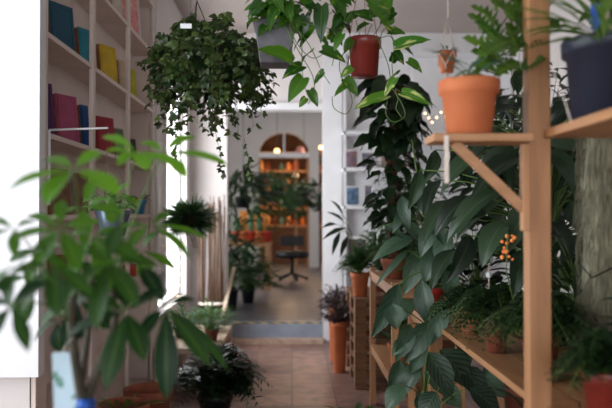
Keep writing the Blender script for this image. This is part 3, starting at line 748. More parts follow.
t = small_plant('terracotta pot with a feathery green fern on the pallet stack', (P(360, 280, 5.55).x, 5.55, ZP), .078, .19, M['terra'], kind='fern', lm=M['fern'], H=.3, Rr=.24, n=90, leaflet=.05, name='potted_fern')
small_plant('leafy fern behind the terracotta pot on the pallets', (.78, 5.95, ZP), .1, .16, M['terrad'], kind='fern', lm=M['fern'], H=.55, Rr=.33, n=90, leaflet=.06, name='potted_fern')
small_plant('dark-leaved plant on the far left corner of the pallet stack', (.86, 5.5, ZP), .08, .14, M['blackpot'], lm=M['fernd'], H=.35, Rr=.25, n=140, L=.09, w=.035, shape='ovate')
for i, (x, y, h, r, lb) in enumerate(((.42, 6.0, .45, .07, 'tall terracotta pot with dark purple foliage beside the pallets'), (.42, 6.5, .5, .075, 'tall terracotta pot closest to the doorway jamb'))):
    t = thing('potted_plant', lb, 'plant', (x, y, 0))
    MB().lathe((x, y, 0), [(r*.7, 0), (r*.74, .004), (r*.94, h-.05), (r*1.02, h-.048), (r*1.05, h), (r*.92, h), (r*.88, h-.03)], 28).build('pot', M['terra'], t)
    MB().lathe((x, y, 0), [(r*.86, h-.034), (r*.86, h-.022), (.002, h-.02)], 20).build('soil', M['soil'], t)
    bushy(t, (x, y, h-.02), .28, .16, 260, .055, .03, 'ovate', M['purple'], zmin=0, sm=M['stemd'])

t = small_plant('small black pot sending long dark fronds towards the doorway jamb', (.56, 5.86, ZP), .055, .12, M['blackpot'], lm=M['fernd'], H=.2, Rr=.1, n=30, L=.12, w=.02)
fb = MB(); sb = MB()
for (b, e, w) in (((346,228),(322,240),7),((344,222),(326,212),6),((340,232),(332,256),6),((342,214),(330,200),6),((348,236),(340,258),6),((336,224),(322,228),6)):
    leaf(fb, P(b[0], b[1], 5.6), P(e[0], e[1], 5.55), (0, -.6, .8), w/680*5.6, 'lance', .2, .2, .3, 3); sb.tube(bez((.56, 5.86, ZP+.1), (.53, 5.8, 1.3), P(b[0], b[1], 5.6), 6), .003, .002, 5)
fb.build('long_frond', M['darkleaf'], t); sb.build('frond_stem', M['stem'], t)
# ================================================================== RACKS
def rack(name, label, x0, x1, y0, y1, shelves, posts_z, pw=.045, bd=.025, m=None):
    t = thing(name, label, 'shelf', ((x0+x1)/2, (y0+y1)/2, 0))
    for x, y in ((x0, y0), (x0, y1-pw), (x1-pw, y0), (x1-pw, y1-pw)):
        MB().box(x, x+pw, y, y+pw, 0, posts_z).build('post', M['wood'], t, .002)
    for z in shelves:
        for y in (y0, y1-pw): MB().box(x0+pw, x1-pw, y+.005, y+pw-.005, z-bd-.04, z-bd).build('crossbar', M['woodx'], t)
        for x in (x0, x1-pw): MB().box(x+.008, x+pw-.008, y0+pw, y1-pw, z-bd-.04, z-bd).build('rail', M['woodh'], t)
        n = max(2, int((x1-x0-2*0)/.13)); w = (x1-x0)/n
        for i in range(n):
            a = x0+i*w+.004; b = x0+(i+1)*w-.004
            MB().box(a, b, y0+pw+.002, y1-pw-.002, z-bd, z).build('plank', M['woodh'], t)
    return t
XA = P(370, 270, 5.0).x
rack('wooden_rack', 'low slatted pine rack in the middle distance on the right', XA, XA+.42, 3.9, 5.02, [.975, .44], 1.0, .04)
xB = .70
rb = thing('wooden_rack', 'large pine plant rack in the right foreground with a tall post', 'shelf', (xB+.25, 2.2, 0))
for y, z in ((1.88, 3.3), (3.25, .825)):
    MB().box(xB-.04, xB+.022, y, y+.05, 0, z).build('post', M['wood'], rb, .003)
    MB().box(xB+.44, xB+.51, y, y+.05, 0, z).build('post', M['wood'], rb, .003)
for y in (.6,):
    MB().box(xB, xB+.07, y, y+.05, 0, 3.3).build('post', M['wood'], rb, .003)
    MB().box(xB+.44, xB+.51, y, y+.05, 0, 3.3).build('post', M['wood'], rb, .003)
def planks(z, y0, y1, x0=xB, n=4, w=.12, th=.024):
    for i in range(n): MB().box(x0+i*(w+.006), x0+i*(w+.006)+w, y0, y1, z-th, z).build('plank', M['woodh'], rb, .002)
planks(1.632, .66, 1.876); planks(.862, .66, 1.876); planks(.862, 1.935, 3.3)
MB().box(xB+.024, xB+.44, 3.26, 3.285, .79, .83).build('crossbar', M['woodx'], rb)
# bracket shelf on the post
a = P(436, 133, 1.8); zb = a.z
MB().box(a.x, xB-.042, 1.83, 1.955, zb-.018, zb+.004).build('bracket_shelf', M['woodx'], rb, .004)
p0 = P(454, 143, 1.88); p1 = P(527, 212, 1.88)
mb = MB(); d = (p1-p0).normalized(); s = V((d.z, 0, -d.x))*.013
vs = [p0+s, p0-s, p1-s, p1+s]; mb.add([v + V((0,-.012,0)) for v in vs] + [v + V((0,.012,0)) for v in vs], [(3,2,1,0),(4,5,6,7),(0,1,5,4),(1,2,6,5),(2,3,7,6),(3,0,4,7)]); mb.build('bracket_brace', M['woodx'], rb, .002)
p = P(526, 190, 1.88); MB().box(xB-.062, xB-.041, 1.865, 1.895, P(526, 231, 1.88).z, zb-.019).build('bracket_upright', M['wood'], rb, .003)
tg = P(447, 142, 1.82)
tag(MB().box(tg.x-.006, tg.x+.006, 1.826, 1.829, P(447, 183, 1.82).z, tg.z+.018).build('ribbon', M['rope']), 'pale ribbon hanging from the small bracket shelf', 'ribbon')
rack('wooden_rack', 'small pine shelf between the two longer racks, under the red pot', .66, 1.2, 3.36, 3.88, [.87], .87, .04)

# bracket pot + plant
c = P(469, 131, 1.892); c.z = zb+.005
t = thing('potted_plant', 'bright terracotta pot with blue-green leaves on the small bracket shelf', 'plant', c)
round_pot(t, c, .0835, .152, M['terra'], taper=.74)
fb = MB(); sb = MB(); sc = V((c.x, c.y, c.z+.13))
for (b, tt, w, Y) in (((468,72),(424,49),14,1.8),((470,70),(486,58),12,1.8),((466,74),(500,84),12,1.9),((474,70),(452,80),13,1.78),((478,66),(520,72),13,1.95),((470,66),(440,60),10,1.9),((480,72),(506,60),12,1.84),((462,72),(446,66),12,1.85)):
    pl(fb, b, tt, w, Y, 0, shape='lance', up=V((0,-.3,1)))
    sb.tube(bez(sc, sc+V((0,0,.03)), P(b[0], b[1], Y), 5), .003, .002, 5)
fb.build('foliage', M['bluel'], t)
fb = MB()
LB = [((505,64),(470,52),20,1.95),((530,50),(516,12),24,1.98),((518,44),(548,36),22,1.92),((492,40),(468,14),20,2.02),((526,24),(504,-12),24,2.0),((500,60),(462,38),20,1.9),((505,50),(474,22),24,1.95),((515,40),(478,58),22,1.9),((520,30),(490,0),24,1.95),((512,22),(528,-8),22,2.0),((520,62),(494,76),18,1.95),((525,45),(560,20),22,1.95),((500,30),(470,6),18,2.0),((520,70),(546,58),16,1.9),((498,72),(470,66),18,1.9),((512,10),(540,14),20,2.05),((516,56),(505,22),24,2.0),((498,10),(486,-14),22,1.95)]
for (b, tt, w, Y) in LB:
    pl(fb, b, tt, w*1.7, Y, -.03, shape='lobed', up=V((U(-.3,.3),-.8,.7)))
    sb.tube(bez(sc, sc+V((.05,.03,.12)), P(b[0], b[1], Y), 7), .003, .002, 5)
fb.build('lobed_foliage', M['lobed'], t); sb.build('stem', M['stem'], t)

# navy pot with plant on top shelf
c = V((.825, 1.745, 1.633)); npz = .215
t = thing('potted_plant', 'navy blue plastic pot of upright leaves on the top right shelf', 'plant', c)
round_pot(t, c, .118, npz, M['navy'], taper=.8)
fb = MB(); sb = MB(); sc = c + V((0, 0, npz-.02))
for i in range(46):
    d = rdir(.2, 1); b = sc + V((d.x*.05, d.y*.05, .02+.12*rnd())); e = b + V((d.x*U(.1,.24), d.y*U(.1,.2), U(.0,.2)))
    sb.tube([sc + V((d.x*.02, d.y*.02, 0)), b], .003, .002, 5); leaf(fb, b, e, V((d.x*.3, -.5, 1)), U(.025,.04), 'lance', .2, .2, None, 5)
for (b, tt, w, Y) in (((585,38),(520,10),14,1.65),((590,36),(500,36),12,1.6),((588,30),(536,-2),16,1.6),((590,34),(548,34),12,1.55),((600,40),(572,8),16,1.6),((604,38),(590,0),14,1.55),((596,40),(626,10),16,1.6),((588,40),(540,46),12,1.62),((592,30),(510,22),15,1.6),((590,24),(530,-10),16,1.58),((598,28),(556,-12),18,1.56),((586,42),(520,52),12,1.66),((610,34),(580,-8),18,1.52),((602,44),(566,30),15,1.5),((584,30),(500,8),14,1.7),((600,20),(620,-8),18,1.55)):
    pl(fb, b, tt, w, Y, .0, shape='lance', up=V((0,-.4,1)))
fb.build('foliage', M['lobed'], t); sb.build('stem', M['stemd'], t)
bp = P(596, 18, 1.62)
MB().box(bp.x-.012, bp.x+.022, bp.y, bp.y+.002, bp.z-.03, bp.z+.035).build('blue_label', M['blue'], t)
MB().tube([bp + V((.02,.01,.02)), c + V((.03,-.02,npz-.02))], .006, .006, 6).build('support_stick', M['woodp'], t)
mb = MB(); mb.tube(bez(P(556,48,1.7), P(550,80,1.66), P(562,92,1.64), 6), .0015, .0015, 4); mb.tube([P(562,92,1.64), P(571,122,1.62)], .0015, .0015, 4); mb.build('string', M['rope'], t)

# moss pole
mc = V((1.035, 2.2, .863))
t = thing('moss_pole', 'thick grey moss-covered trunk standing at the right edge of the rack', 'plant', mc)
round_pot(t, mc, .1, .16, M['blackpot'])
mb = MB(); pr = [(.075, .99), (.085, 1.1), (.08, 1.3), (.088, 1.5), (.076, 1.7), (.06, 1.82), (.02, 1.84)]
mb.lathe((mc.x, mc.y, 0), pr, 24); mb.build('trunk', M['moss'], t)
mb = MB()
for i in range(700):
    an = U(0, 6.28); z = U(1.05, 1.82); q = .08; p = V((mc.x+q*math.cos(an), mc.y+q*math.sin(an), z)); mb.tube(bez(p, p+V((math.cos(an)*.03, math.sin(an)*.03, -.03)), p+V((U(-.02,.02)+math.cos(an)*.012, math.sin(an)*.012, U(-.16,-.06))), 5), .0016, .0008, 3)
mb.build('moss_strands', M['moss'], t)
mb = MB(); mb.tube([P(578,262,2.1), P(592,278,2.08), P(612,268,2.08)], .003, .003, 5); mb.build('tie_wire', M['black'], t)

# plants on the lower right shelf
ZS = .863
small_plant('feathery fern in a brown pot in the middle of the lower right shelf', (.79, 2.62, ZS), .05, .13, M['brownpot'], kind='fern', lm=M['fernd'], H=.22, Rr=.22, n=136, leaflet=.045, droop=.9, name='potted_fern')
small_plant('fine-leaved fern in a larger brown pot next to the tall post', (.80, 2.18, ZS), .064, .16, M['brownpot'], kind='fern', lm=M['fernd'], H=.2, Rr=.22, n=153, leaflet=.045, droop=.9, name='potted_fern')
small_plant('red-brown pot with a dark fern right of the tall post', (.80, 1.72, ZS), .062, .14, M['redpot'], kind='fern', lm=M['fernd'], H=.16, Rr=.16, n=102, leaflet=.045, droop=.9, name='potted_fern')
small_plant('wispy fern at the far end of the lower right shelf', (.80, 3.03, ZS), .055, .11, M['terrad'], kind='fern', lm=M['fernd'], H=.17, Rr=.2, n=102, leaflet=.045, droop=.9, name='potted_fern')
small_plant('dark bushy plant behind the tall post on the lower shelf', (1.08, 1.78, ZS), .07, .15, M['blackpot'], lm=M['darkleaf'], H=.35, Rr=.2, n=90, L=.12, w=.05, shape='ovate', zmin=0)
small_plant('dark bushy plant against the moss trunk on the lower shelf', (1.06, 2.47, ZS), .06, .15, M['blackpot'], lm=M['darkleaf'], H=.38, Rr=.2, n=110, L=.13, w=.05, shape='ovate', zmin=0)
# bead marker sticks
t = thing('plant_marker', 'thin wooden plant stick with a white bead in the lower shelf ferns', 'marker', (.79, 2.6, ZS+.12))
mz = P(489, 275, 2.6)
MB().tube([(mz.x, 2.6, ZS+.11), (mz.x, 2.6, mz.z+.045)], .0022, .0022, 6).build('stick', M['woodp'], t); MB().ball((mz.x, 2.6, mz.z), .012, 12).build('bead', M['paper'], t)

# broad-leaf plant behind
bc_ = V((1.06, 2.8, ZS))
t = thing('broad_leaf_plant', 'tall plant with big dark leaves filling the space behind the bracket shelf', 'plant', bc_)
round_pot(t, bc_, .12, .2, M['blackpot'])
fb = MB(); sb = MB(); sc = bc_ + V((0, 0, .18))
BL = [((500,190),(446,246),34,2.65),((522,158),(470,200),34,2.7),((486,150),(440,196),30,2.8),((505,222),(482,268),38,2.55),((470,196),(434,238),30,2.7),((530,200),(500,262),34,2.6),((520,130),(540,176),30,2.8),
      ((470,150),(444,180),26,2.9),((480,168),(520,150),28,2.8),((452,200),(424,246),28,2.8),((500,140),(494,190),26,2.85),((470,236),(446,284),30,2.6),((545,220),(570,270),34,2.6),((545,150),(575,196),34,2.7),((520,250),(512,300),30,2.6),((456,250),(432,290),28,2.75),
      ((540,180),(520,230),30,2.7),((560,240),(545,300),32,2.6),((470,120),(452,150),22,3.0),((500,110),(476,134),22,3.0),((518,96),(502,130),20,3.0),((440,180),(426,222),22,2.95),((450,150),(470,190),26,2.95),((570,200),(590,240),30,2.7),((486,212),(462,224),24,2.75),((490,240),(528,250),26,2.7),((420,170),(408,210),22,3.0),((436,150),(420,186),22,3.1),((560,130),(548,165),24,2.8)]
for (b, tt, w, Y) in BL:
    pl(fb, b, tt, w*.7, Y, U(-.15,.1), shape='ovate', up=V((U(-.9,.5), -.7, U(.4,.9))), bend=.3, fold=.4)
    e = P(b[0], b[1], Y); sb.tube(bez(sc + V((U(-.04,.04), U(-.04,.04), 0)), V((sc.x, sc.y, e.z)), e, 8), .005, .003, 6)
for i in range(120):
    an = U(0, 6.28); b = sc + V((U(-.27,.3), U(-.15,.35), U(.1,.85))); d = V((math.cos(an), math.sin(an)*.5, U(-1.2,-.1))).normalized()
    sb.tube(bez(sc, V((sc.x, sc.y, b.z)), b, 6), .004, .003, 5); leaf(fb, b, b + d*U(.13,.2), V((U(-.5,.5),-.6,.8)), U(.05,.085), 'ovate', .25, .25, None, 5, .03)
fb.build('foliage', M['bigdark'], t); sb.build('stem', M['stem'], t)
# croton flower spots
t = thing('flower_spike', 'small orange and white flower spike in the shade behind the bracket', 'flower', (.9, 2.5, ZS))
mb = MB(); fpt = P(508, 246, 2.42)
MB().tube([(.86, 2.47, ZS), P(506, 270, 2.42), fpt + V((0,0,.05))], .003, .002, 5).build('stem', M['stem'], t)
for i in range(12): mb.ball(fpt + V((U(-.02,.02), U(-.02,.02), U(-.05,.04))), U(.005,.009), 8)
mb.build('petals', simple('orange_petals', (236, 96, 40), (240, 170, 90), .5, 60), t)

# silver climber in front of racks
sc = V((.57, 3.42, 0))
t = thing('silver_climber', 'tall climber with large silvery green leaves beside the small pine shelf', 'plant', sc)
round_pot(t, sc, .085, .2, M['blackpot'])
fb = MB(); sb = MB(); YS = 3.28
stem = [sc + V((0, 0, .18)), P(424, 400, 3.35), P(431, 330, 3.3), P(430, 270, 3.32), P(424, 220, 3.35), P(418, 180, 3.4), P(412, 140, 3.45)]
sb.tube(stem, .006, .004, 7)
SL = [((440,384),(462,408),24),((456,340),(470,366),22),((480,372),(506,398),24),((494,352),(482,380),20),((404,340),(392,356),16),((414,238),(372,262),20),((408,250),(374,288),8),((424,248),(403,296),26),((399,284),(371,338),24),((422,280),(432,330),24),((410,324),(395,362),22),((428,338),(409,374),24),((392,304),(396,330),24),((430,322),(404,364),26),((400,360),(388,392),20),((420,362),(404,396),22),((424,372),(456,402),24),
      ((402,222),(424,248),18),((438,246),(424,284),26),((442,300),(430,346),26),((412,300),(400,322),20),((436,222),(420,258),22),((402,196),(410,230),16),((428,208),(444,246),20),((404,386),(386,412),24),((420,392),(430,418),24),((446,270),(452,312),24),((408,210),(392,234),14),((384,226),(404,240),12),((432,190),(416,214),16),((448,232),(440,270),24),((440,350),(428,384),24)]
for i, (b, tt, w) in enumerate(SL):
    Y = YS + U(-.12, .1)
    pl(fb, b, tt, w*.86, Y, -.03, shape='ovate', up=V((U(-.5,.4), -.85, .5)), bend=.25, fold=.35)
    e = P(b[0], b[1], Y); k = min(range(len(stem)), key=lambda j: abs(stem[j].z - e.z + .03)); sb.tube(bez(stem[k], (stem[k]+e)/2 + V((0,0,.03)), e, 5), .0035, .0025, 5)
fb.build('foliage', M['silver'], t); sb.build('stem', M['stem'], t)
# prayer plant
pc = V((.58, 3.02, 0))
t = thing('prayer_plant', 'prayer plant with boldly striped dark leaves at the bottom right', 'plant', pc)
round_pot(t, pc, .1, .2, M['blackpot'])
fb = MB(); sb = MB(); s0 = pc + V((0,0,.18))
for (b, tt, w, Y) in (((440,350),(468,390),34,2.95),((428,352),(452,398),26,2.85),((462,366),(486,404),26,2.95),((436,392),(420,420),22,2.9),((470,388),(500,416),26,2.9)):
    pl(fb, b, tt, w, Y, -.03, shape='ovate', up=V((U(-.1,.3), -.7, .7)), bend=.2)
    e = P(b[0], b[1], Y); sb.tube(bez(s0, V((s0.x, s0.y, e.z*.9)), e, 7), .003, .002, 5)
fb.build('foliage', M['calathea'], t); sb.build('stem', M['stem'], t)
# under-shelf plants
for i, (x, y, lb) in enumerate(((1.0, 2.75, 'dark leafy plant on the floor under the right rack, farther one'), (.98, 2.2, 'dark leafy plant on the floor under the right rack, nearer one'))):
    small_plant(lb, (x, y, 0), .12, .22, M['blackpot'], lm=M['darkleaf'], H=.42, Rr=.2, n=110, L=.15, w=.07, shape='ovate', zmin=0)
# bottom green plant
small_plant('green leafy plant on the tiles at the foot of the middle rack', (.40, 4.15, 0), .07, .09, M['blackpot'], lm=M['pothos'], H=.15, Rr=.15, n=40, L=.12, w=.045, shape='ovate')

# totem plant on rack A
tc_ = P(394, 250, 4.4); tc_.z = .9755
t = thing('totem_plant', 'dark-leaved climber covering a tall coir totem pole on the middle rack', 'plant', tc_)
round_pot(t, tc_, .085, .13, M['terrad'])
MB().tube([(tc_.x, tc_.y, tc_.z+.1), (tc_.x-.01, tc_.y, 1.7), (tc_.x+.01, tc_.y, 2.2)], .035, .03, 12).build('totem_pole', M['coir'], t)
fb = MB(); sb = MB()
for i in range(170):
    z = U(1.2, 2.28); an = U(-math.pi, math.pi); c = V((math.cos(an), math.sin(an), 0)); p = V((tc_.x, tc_.y, z)) + c*.035
    b = p + c*U(.02,.11) + V((0,0,U(-.02,.06))); sb.tube([p, b], .002, .0015, 4)
    d = (c*.7 + V((U(-.6,.6), 0, U(-1,-.2)))).normalized(); k = 1.6 if z > 1.85 else 1.; leaf(fb, b, b + d*U(.08,.13)*k, c + V((0,-.3,.4)), U(.065,.095)*k, 'heart', .2, .25, None, 5, .04)
fb.build('foliage', M['darkleaf'], t); sb.build('stem', M['stemd'], t)
# more plants on rack A
small_plant('dense green fern on the near end of the middle rack', (.80, 4.05, .9755), .07, .1, M['redpot2'], kind='fern', lm=M['fern'], H=.26, Rr=.22, n=70, leaflet=.045, name='potted_fern')
small_plant('green fern on the far end of the middle rack', (.74, 4.78, .9755), .08, .08, M['dblue'], kind='fern', lm=M['fern'], H=.3, Rr=.26, n=90, leaflet=.05, name='potted_fern')
small_plant('terracotta pot with a dark plant on the lower level of the middle rack', (.68, 4.35, .4405), .07, .13, M['terra'], lm=M['darkleaf'], H=.2, Rr=.13, n=60, L=.08, w=.04, shape='ovate')
small_plant('dark green plant at the far end of the lower rack level', (.78, 4.75, .4405), .08, .11, M['blackpot'], lm=M['fernd'], H=.22, Rr=.14, n=80, L=.08, w=.03, shape='ovate')
# red pot on small shelf
c = P(414, 302, 3.62); 
small_plant('bright red pot with trailing green leaves on the small pine shelf', (.74, 3.62, .8705), .078, .135, M['redpot2'], lm=M['fern'], H=.16, Rr=.12, n=40, L=.13, w=.035, shape='lance')
small_plant('green bushy plant behind the red pot on the small pine shelf', (.98, 3.62, .8705), .08, .12, M['blackpot'], lm=M['bigdark'], H=.5, Rr=.2, n=90, L=.14, w=.07, shape='ovate', zmin=0)

# right back: tall foliage masses against the wall
def tree(label, c, H, Rr, n, L, w, lm, shape='ovate'):
    t = thing('leafy_tree', label, 'plant', c); round_pot(t, c, .17, .3, M['terrad'])
    fb = MB(); sb = MB(); c = V(c)
    sb.tube([c + V((0,0,.28)), c + V((.02,0,H*.5)), c + V((0,.02,H*.95))], .018, .008, 8)
    for i in range(n):
        d = rdir(-.4, 1); p = c + V((0,0,H*.7)) + V((d.x*Rr, d.y*Rr, d.z*H*.33)) * U(.4,1)
        if i % 4 == 0: sb.tube(bez(c + V((0,0,H*U(.4,.8))), c + V((d.x*Rr*.4, d.y*Rr*.4, H*.7)), p, 5), .005, .002, 5)
        e = (V((d.x, d.y, U(-.9,.3)))).normalized(); leaf(fb, p, p+e*L*U(.7,1.1), V((0,-.4,1)), w*U(.8,1.1), shape, .2, .25, None, 3)
    fb.build('foliage', lm, t); sb.build('stem', M['stemd'], t)
tree('tall leafy tree in the far right corner behind the racks', (1.5, 4.3, 0), 2.35, .42, 420, .16, .07, M['darkleaf'])
tree('broad green tree near the right wall behind the moss trunk', (1.6, 3.1, 0), 2.3, .33, 320, .17, .07, M['bigdark'])
tree('low bushy tree filling the gap under the tall trees near the right wall', (1.95, 3.7, 0), 1.75, .4, 420, .15, .07, M['darkleaf'])
tree('slim tree behind the pallets by the white shelves', (1.15, 6.55, 0), 1.9, .35, 260, .12, .05, M['fernd'])
tree('dark leafy tree standing against the right wall beyond the tall post', (1.6, 2.1, 0), 1.7, .3, 260, .15, .07, M['darkleaf'])

# ================================================================== WHITE BUILT-IN SHELVES (back right)
t = thing('wall_shelves', 'white built-in shelves with cards and frames right of the doorway', 'shelf', (1.2, YW, 0))
MB().box(x_c+.001, XR-.002, YW+.1, YW+.118, 0, 3.135).build('back_panel', M['white'], t)
for y in (131, 168, 206): 
    z = P(360, y, YW-.2).z; MB().box(x_c+.001, XR-.002, YW-.2, YW+.099, z-.03, z).build('shelf', M['white'], t)
for z in (.9, .5): MB().box(x_c+.001, XR-.002, YW-.2, YW+.099, z-.03, z).build('shelf', M['white'], t)
for x in (x_c+.016, 1.3, XR-.02): MB().box(x-.014, x+.014, YW-.2, YW-.17, 0, 3.13).build('upright', M['white'], t)
pmats = [simple('photo_%d' % i, a, b, .4, 18) for i, (a, b) in enumerate((((70, 92, 120), (176, 120, 104)), ((60, 64, 84), (150, 140, 150)), ((90, 60, 60), (200, 180, 160)), ((40, 60, 90), (130, 160, 190)), ((120, 70, 70), (60, 80, 90))))]
FR = [(352,167,14,19,0,'white framed photo, left one on the upper white shelf'),(368,167,14,17,1,'white framed photo, second on the upper white shelf'),(353,205,15,20,3,'white framed photo, left one on the lower white shelf'),(370,205,12,22,1,'tall framed photo, second on the lower white shelf'),(386,167,12,17,2,'framed photo half hidden behind the totem on the upper shelf'),
      (410,167,14,18,4,'framed photo right of the totem on the upper white shelf'),(428,205,14,18,2,'framed photo far right on the lower white shelf')]
for (x, y, w, h, k, lb) in FR:
    b = P(x, y, YW-.14); 
    zsh = P(360, 168 if y < 180 else 206, YW-.2).z
    framed('photo_frame', lb, 'photo frame', (b.x, YW-.13, zsh+.001), w/680*7.3, h/680*7.3, (1, 0, 0), (0, -1, 0), M['white'], pmats[k], 6, 'framed photos on the white shelves', .014)
zl = P(356, 231, YW-.2).z
t2 = thing('storage_box', 'small reddish patterned box on the low white shelf', 'box', (P(357,225,YW).x, YW-.1, .901))
MB().box(P(347,0,YW).x, P(364,0,YW).x, YW-.16, YW-.02, .901, 1.12).build('body', pmats[4], t2); MB().box(P(346.5,0,YW).x, P(364.5,0,YW).x, YW-.165, YW-.015, 1.121, 1.15).build('lid', M['white'], t2)

# fairy lights
bulb = emit('warm_bulb', (255, 214, 150), 8)
def lights(label, pts, n, r):
    t = thing('fairy_lights', label, 'lights', pts[0]); out = []
    for i in range(len(pts)-1): out += [V(pts[i]).lerp(V(pts[i+1]), k/6) for k in range(6)]
    out.append(V(pts[-1])); MB().tube(out, .0015, .0015, 4).build('cable', M['wire'], t)
    for i in range(n):
        p = out[int(i*(len(out)-1)/(n-1))]; MB().ball(p + V((0,-.006,-.005)), r, 8).build('bulb', bulb, t)
lights('string of warm fairy lights hanging on the side window frame', [P(183, 236, 6.9), P(181, 262, 6.88), P(178, 296, 6.86)], 7, .007)
lights('string of warm fairy lights across the white shelves', [P(425, 113, 7.0), P(432, 122, 7.0), P(441, 112, 7.0), P(452, 121, 7.0), P(462, 112, 7.0)], 9, .009)

# ================================================================== ROOM BEHIND
ZR = .2
# table with cacti
ty = 10.6; tx0 = P(228, 0, ty).x - .3; tx1 = P(271, 0, ty).x
tz = P(250, 243, ty).z
t = thing('display_table', 'wooden table carrying cacti in the room beyond the doorway', 'table', ((tx0+tx1)/2, ty+.3, ZR))
MB().box(tx0, tx1, ty, ty+.9, tz-.05, tz).build('tabletop', M['woodh'], t)
for x in (tx0+.05, tx1-.05):
    for y in (ty+.05, ty+.85): MB().box(x-.04, x+.04, y-.04, y+.04, ZR, tz-.05).build('leg', M['wood'], t)
CL = ['leftmost cactus in a terracotta pot on the far table', 'second cactus from the left on the far table', 'middle cactus in a terracotta pot on the far table', 'fourth cactus from the left on the far table', 'rightmost cactus in a terracotta pot on the far table']
for i, x in enumerate((236, 243, 251, 259, 267)):
    y = ty+.25; b = P(x, 240, y); b.z = tz+.001; h = .2
    t = thing('potted_cactus', CL[i], 'cactus', b, 'cacti on the far table')
    round_pot(t, b, .075, .18, M['terra'] if i % 2 else M['redpot2'], n=18)
    if i in (0, 2, 3): MB().lathe((b.x, b.y, b.z), [(.03, .16), (.045, .22), (.045, .34 + .05*(i % 3)), (.02, .4 + .05*(i % 3)), (.002, .41+.05*(i % 3))], 12).build('cactus_body', M['cactus'], t)
    else: bushy(t, b + V((0,0,.16)), .2, .1, 20, .2, .035, 'lance', M['fern'])
# small crates behind cacti
for i, (x, lb) in enumerate(((246, 'amber box behind the cacti on the far table, left one'), (260, 'amber box behind the cacti on the far table, right one'))):
    b = P(x, 220, ty+.7); mb = MB().box(b.x-.1, b.x+.1, ty+.6, ty+.8, tz+.001, tz+.5)
    tag(mb.build('cardboard_box', simple('amber_card', (226, 150, 70), (200, 120, 50), .7, 6)), lb, 'box', 'amber boxes on the far table')
def plant2(label, c, rt, h, pm, **k): return small_plant(label, c, rt, h, pm, **k)
b = P(248, 300, 9.1)
t = plant2('leafy plant in a black pot on the floor beyond the doorway step', (b.x, 9.1, ZR+.001), .1, .2, M['blackpot'], lm=M['fern'], H=.62, Rr=.36, n=260, L=.16, w=.06, shape='ovate', zmin=0)
b = P(234, 290, 8.6)
plant2('spiky plant just inside the left side of the doorway', (b.x-.04, 8.5, ZR+.001), .11, .26, M['blackpot'], lm=M['fernd'], H=1.2, Rr=.2, n=110, L=.4, w=.05, shape='strap', zmin=.1)
b = P(240, 200, 9.6)
def hang(label, c, pm, H, Rr, n, L, w, lm, shape, zc, drop=.2, r=.12):
    c = V(c); t = thing('hanging_plant', label, 'plant', c); round_pot(t, c, r, .16, pm)
    MB().tube([c + V((0,0,.14)), (c.x, c.y, zc)], .004, .004, 5).build('hanging_wire', M['wire'], t)
    fb = MB(); sb = MB(); o = c + V((0,0,.14))
    for i in range(n):
        d = rdir(-.2, 1); e = o + V((d.x*Rr, d.y*Rr, d.z*H - drop*rnd()*1.5)); 
        if i % 3 == 0: sb.tube(bez(o, o + V((d.x*Rr*.8, d.y*Rr*.8, H)), e, 6), .003, .002, 4)
        leaf(fb, e, e + V((d.x, d.y, U(-1,.2))).normalized()*L*U(.7,1.2), V((0,-.5,.8)), w, shape, .2, .25, None, 3)
    fb.build('foliage', lm, t); sb.build('stem', M['stem'], t)
c = P(277, 196, 11.2); hang('bushy hanging plant in the middle of the far doorway view', c, M['blackpot'], .32, .32, 260, .17, .045, M['fern'], 'lance', 3.75, .35)
c = P(304, 196, 12.6); hang('dark hanging plant in front of the arched window, right side', c, M['blackpot'], .22, .26, 240, .14, .08, M['darkleaf'], 'ovate', 3.75, .3)
c = P(243, 208, 9.5); hang('tall dark palm-like hanging plant left in the far doorway view', c, M['blackpot'], .45, .25, 120, .36, .05, M['darkleaf'], 'strap', 3.75, .1)
# chair
cy = 12.2; cb = P(292, 268, cy); cb.z = ZR
t = thing('swivel_chair', 'low-backed black swivel chair standing below the arch in the far room', 'chair', cb)
MB().lathe((cb.x, cb.y, 0), [(.26, .6), (.3, .62), (.3, .7), (.26, .72), (.01, .72)]).build('seat', M['black'], t)
MB().tube([(cb.x, cb.y, .3), (cb.x, cb.y, .63)], .03, .03, 10).build('column', M['black'], t)
for k in range(5):
    an = k*2*math.pi/5; MB().tube([(cb.x, cb.y, .32), (cb.x+.26*math.cos(an), cb.y+.26*math.sin(an), .235)], .02, .016, 8).build('leg', M['black'], t); 
    MB().ball((cb.x+.26*math.cos(an), cb.y+.26*math.sin(an), .231), .03, 10).build('caster', M['black'], t)
MB().box(cb.x-.22, cb.x+.22, cb.y+.24, cb.y+.27, .8, .98).build('backrest', M['black'], t, .01)
MB().tube([(cb.x, cb.y+.2, .67), (cb.x, cb.y+.285, .8), (cb.x, cb.y+.28, .9)], .015, .015, 8).build('back_support', M['black'], t)
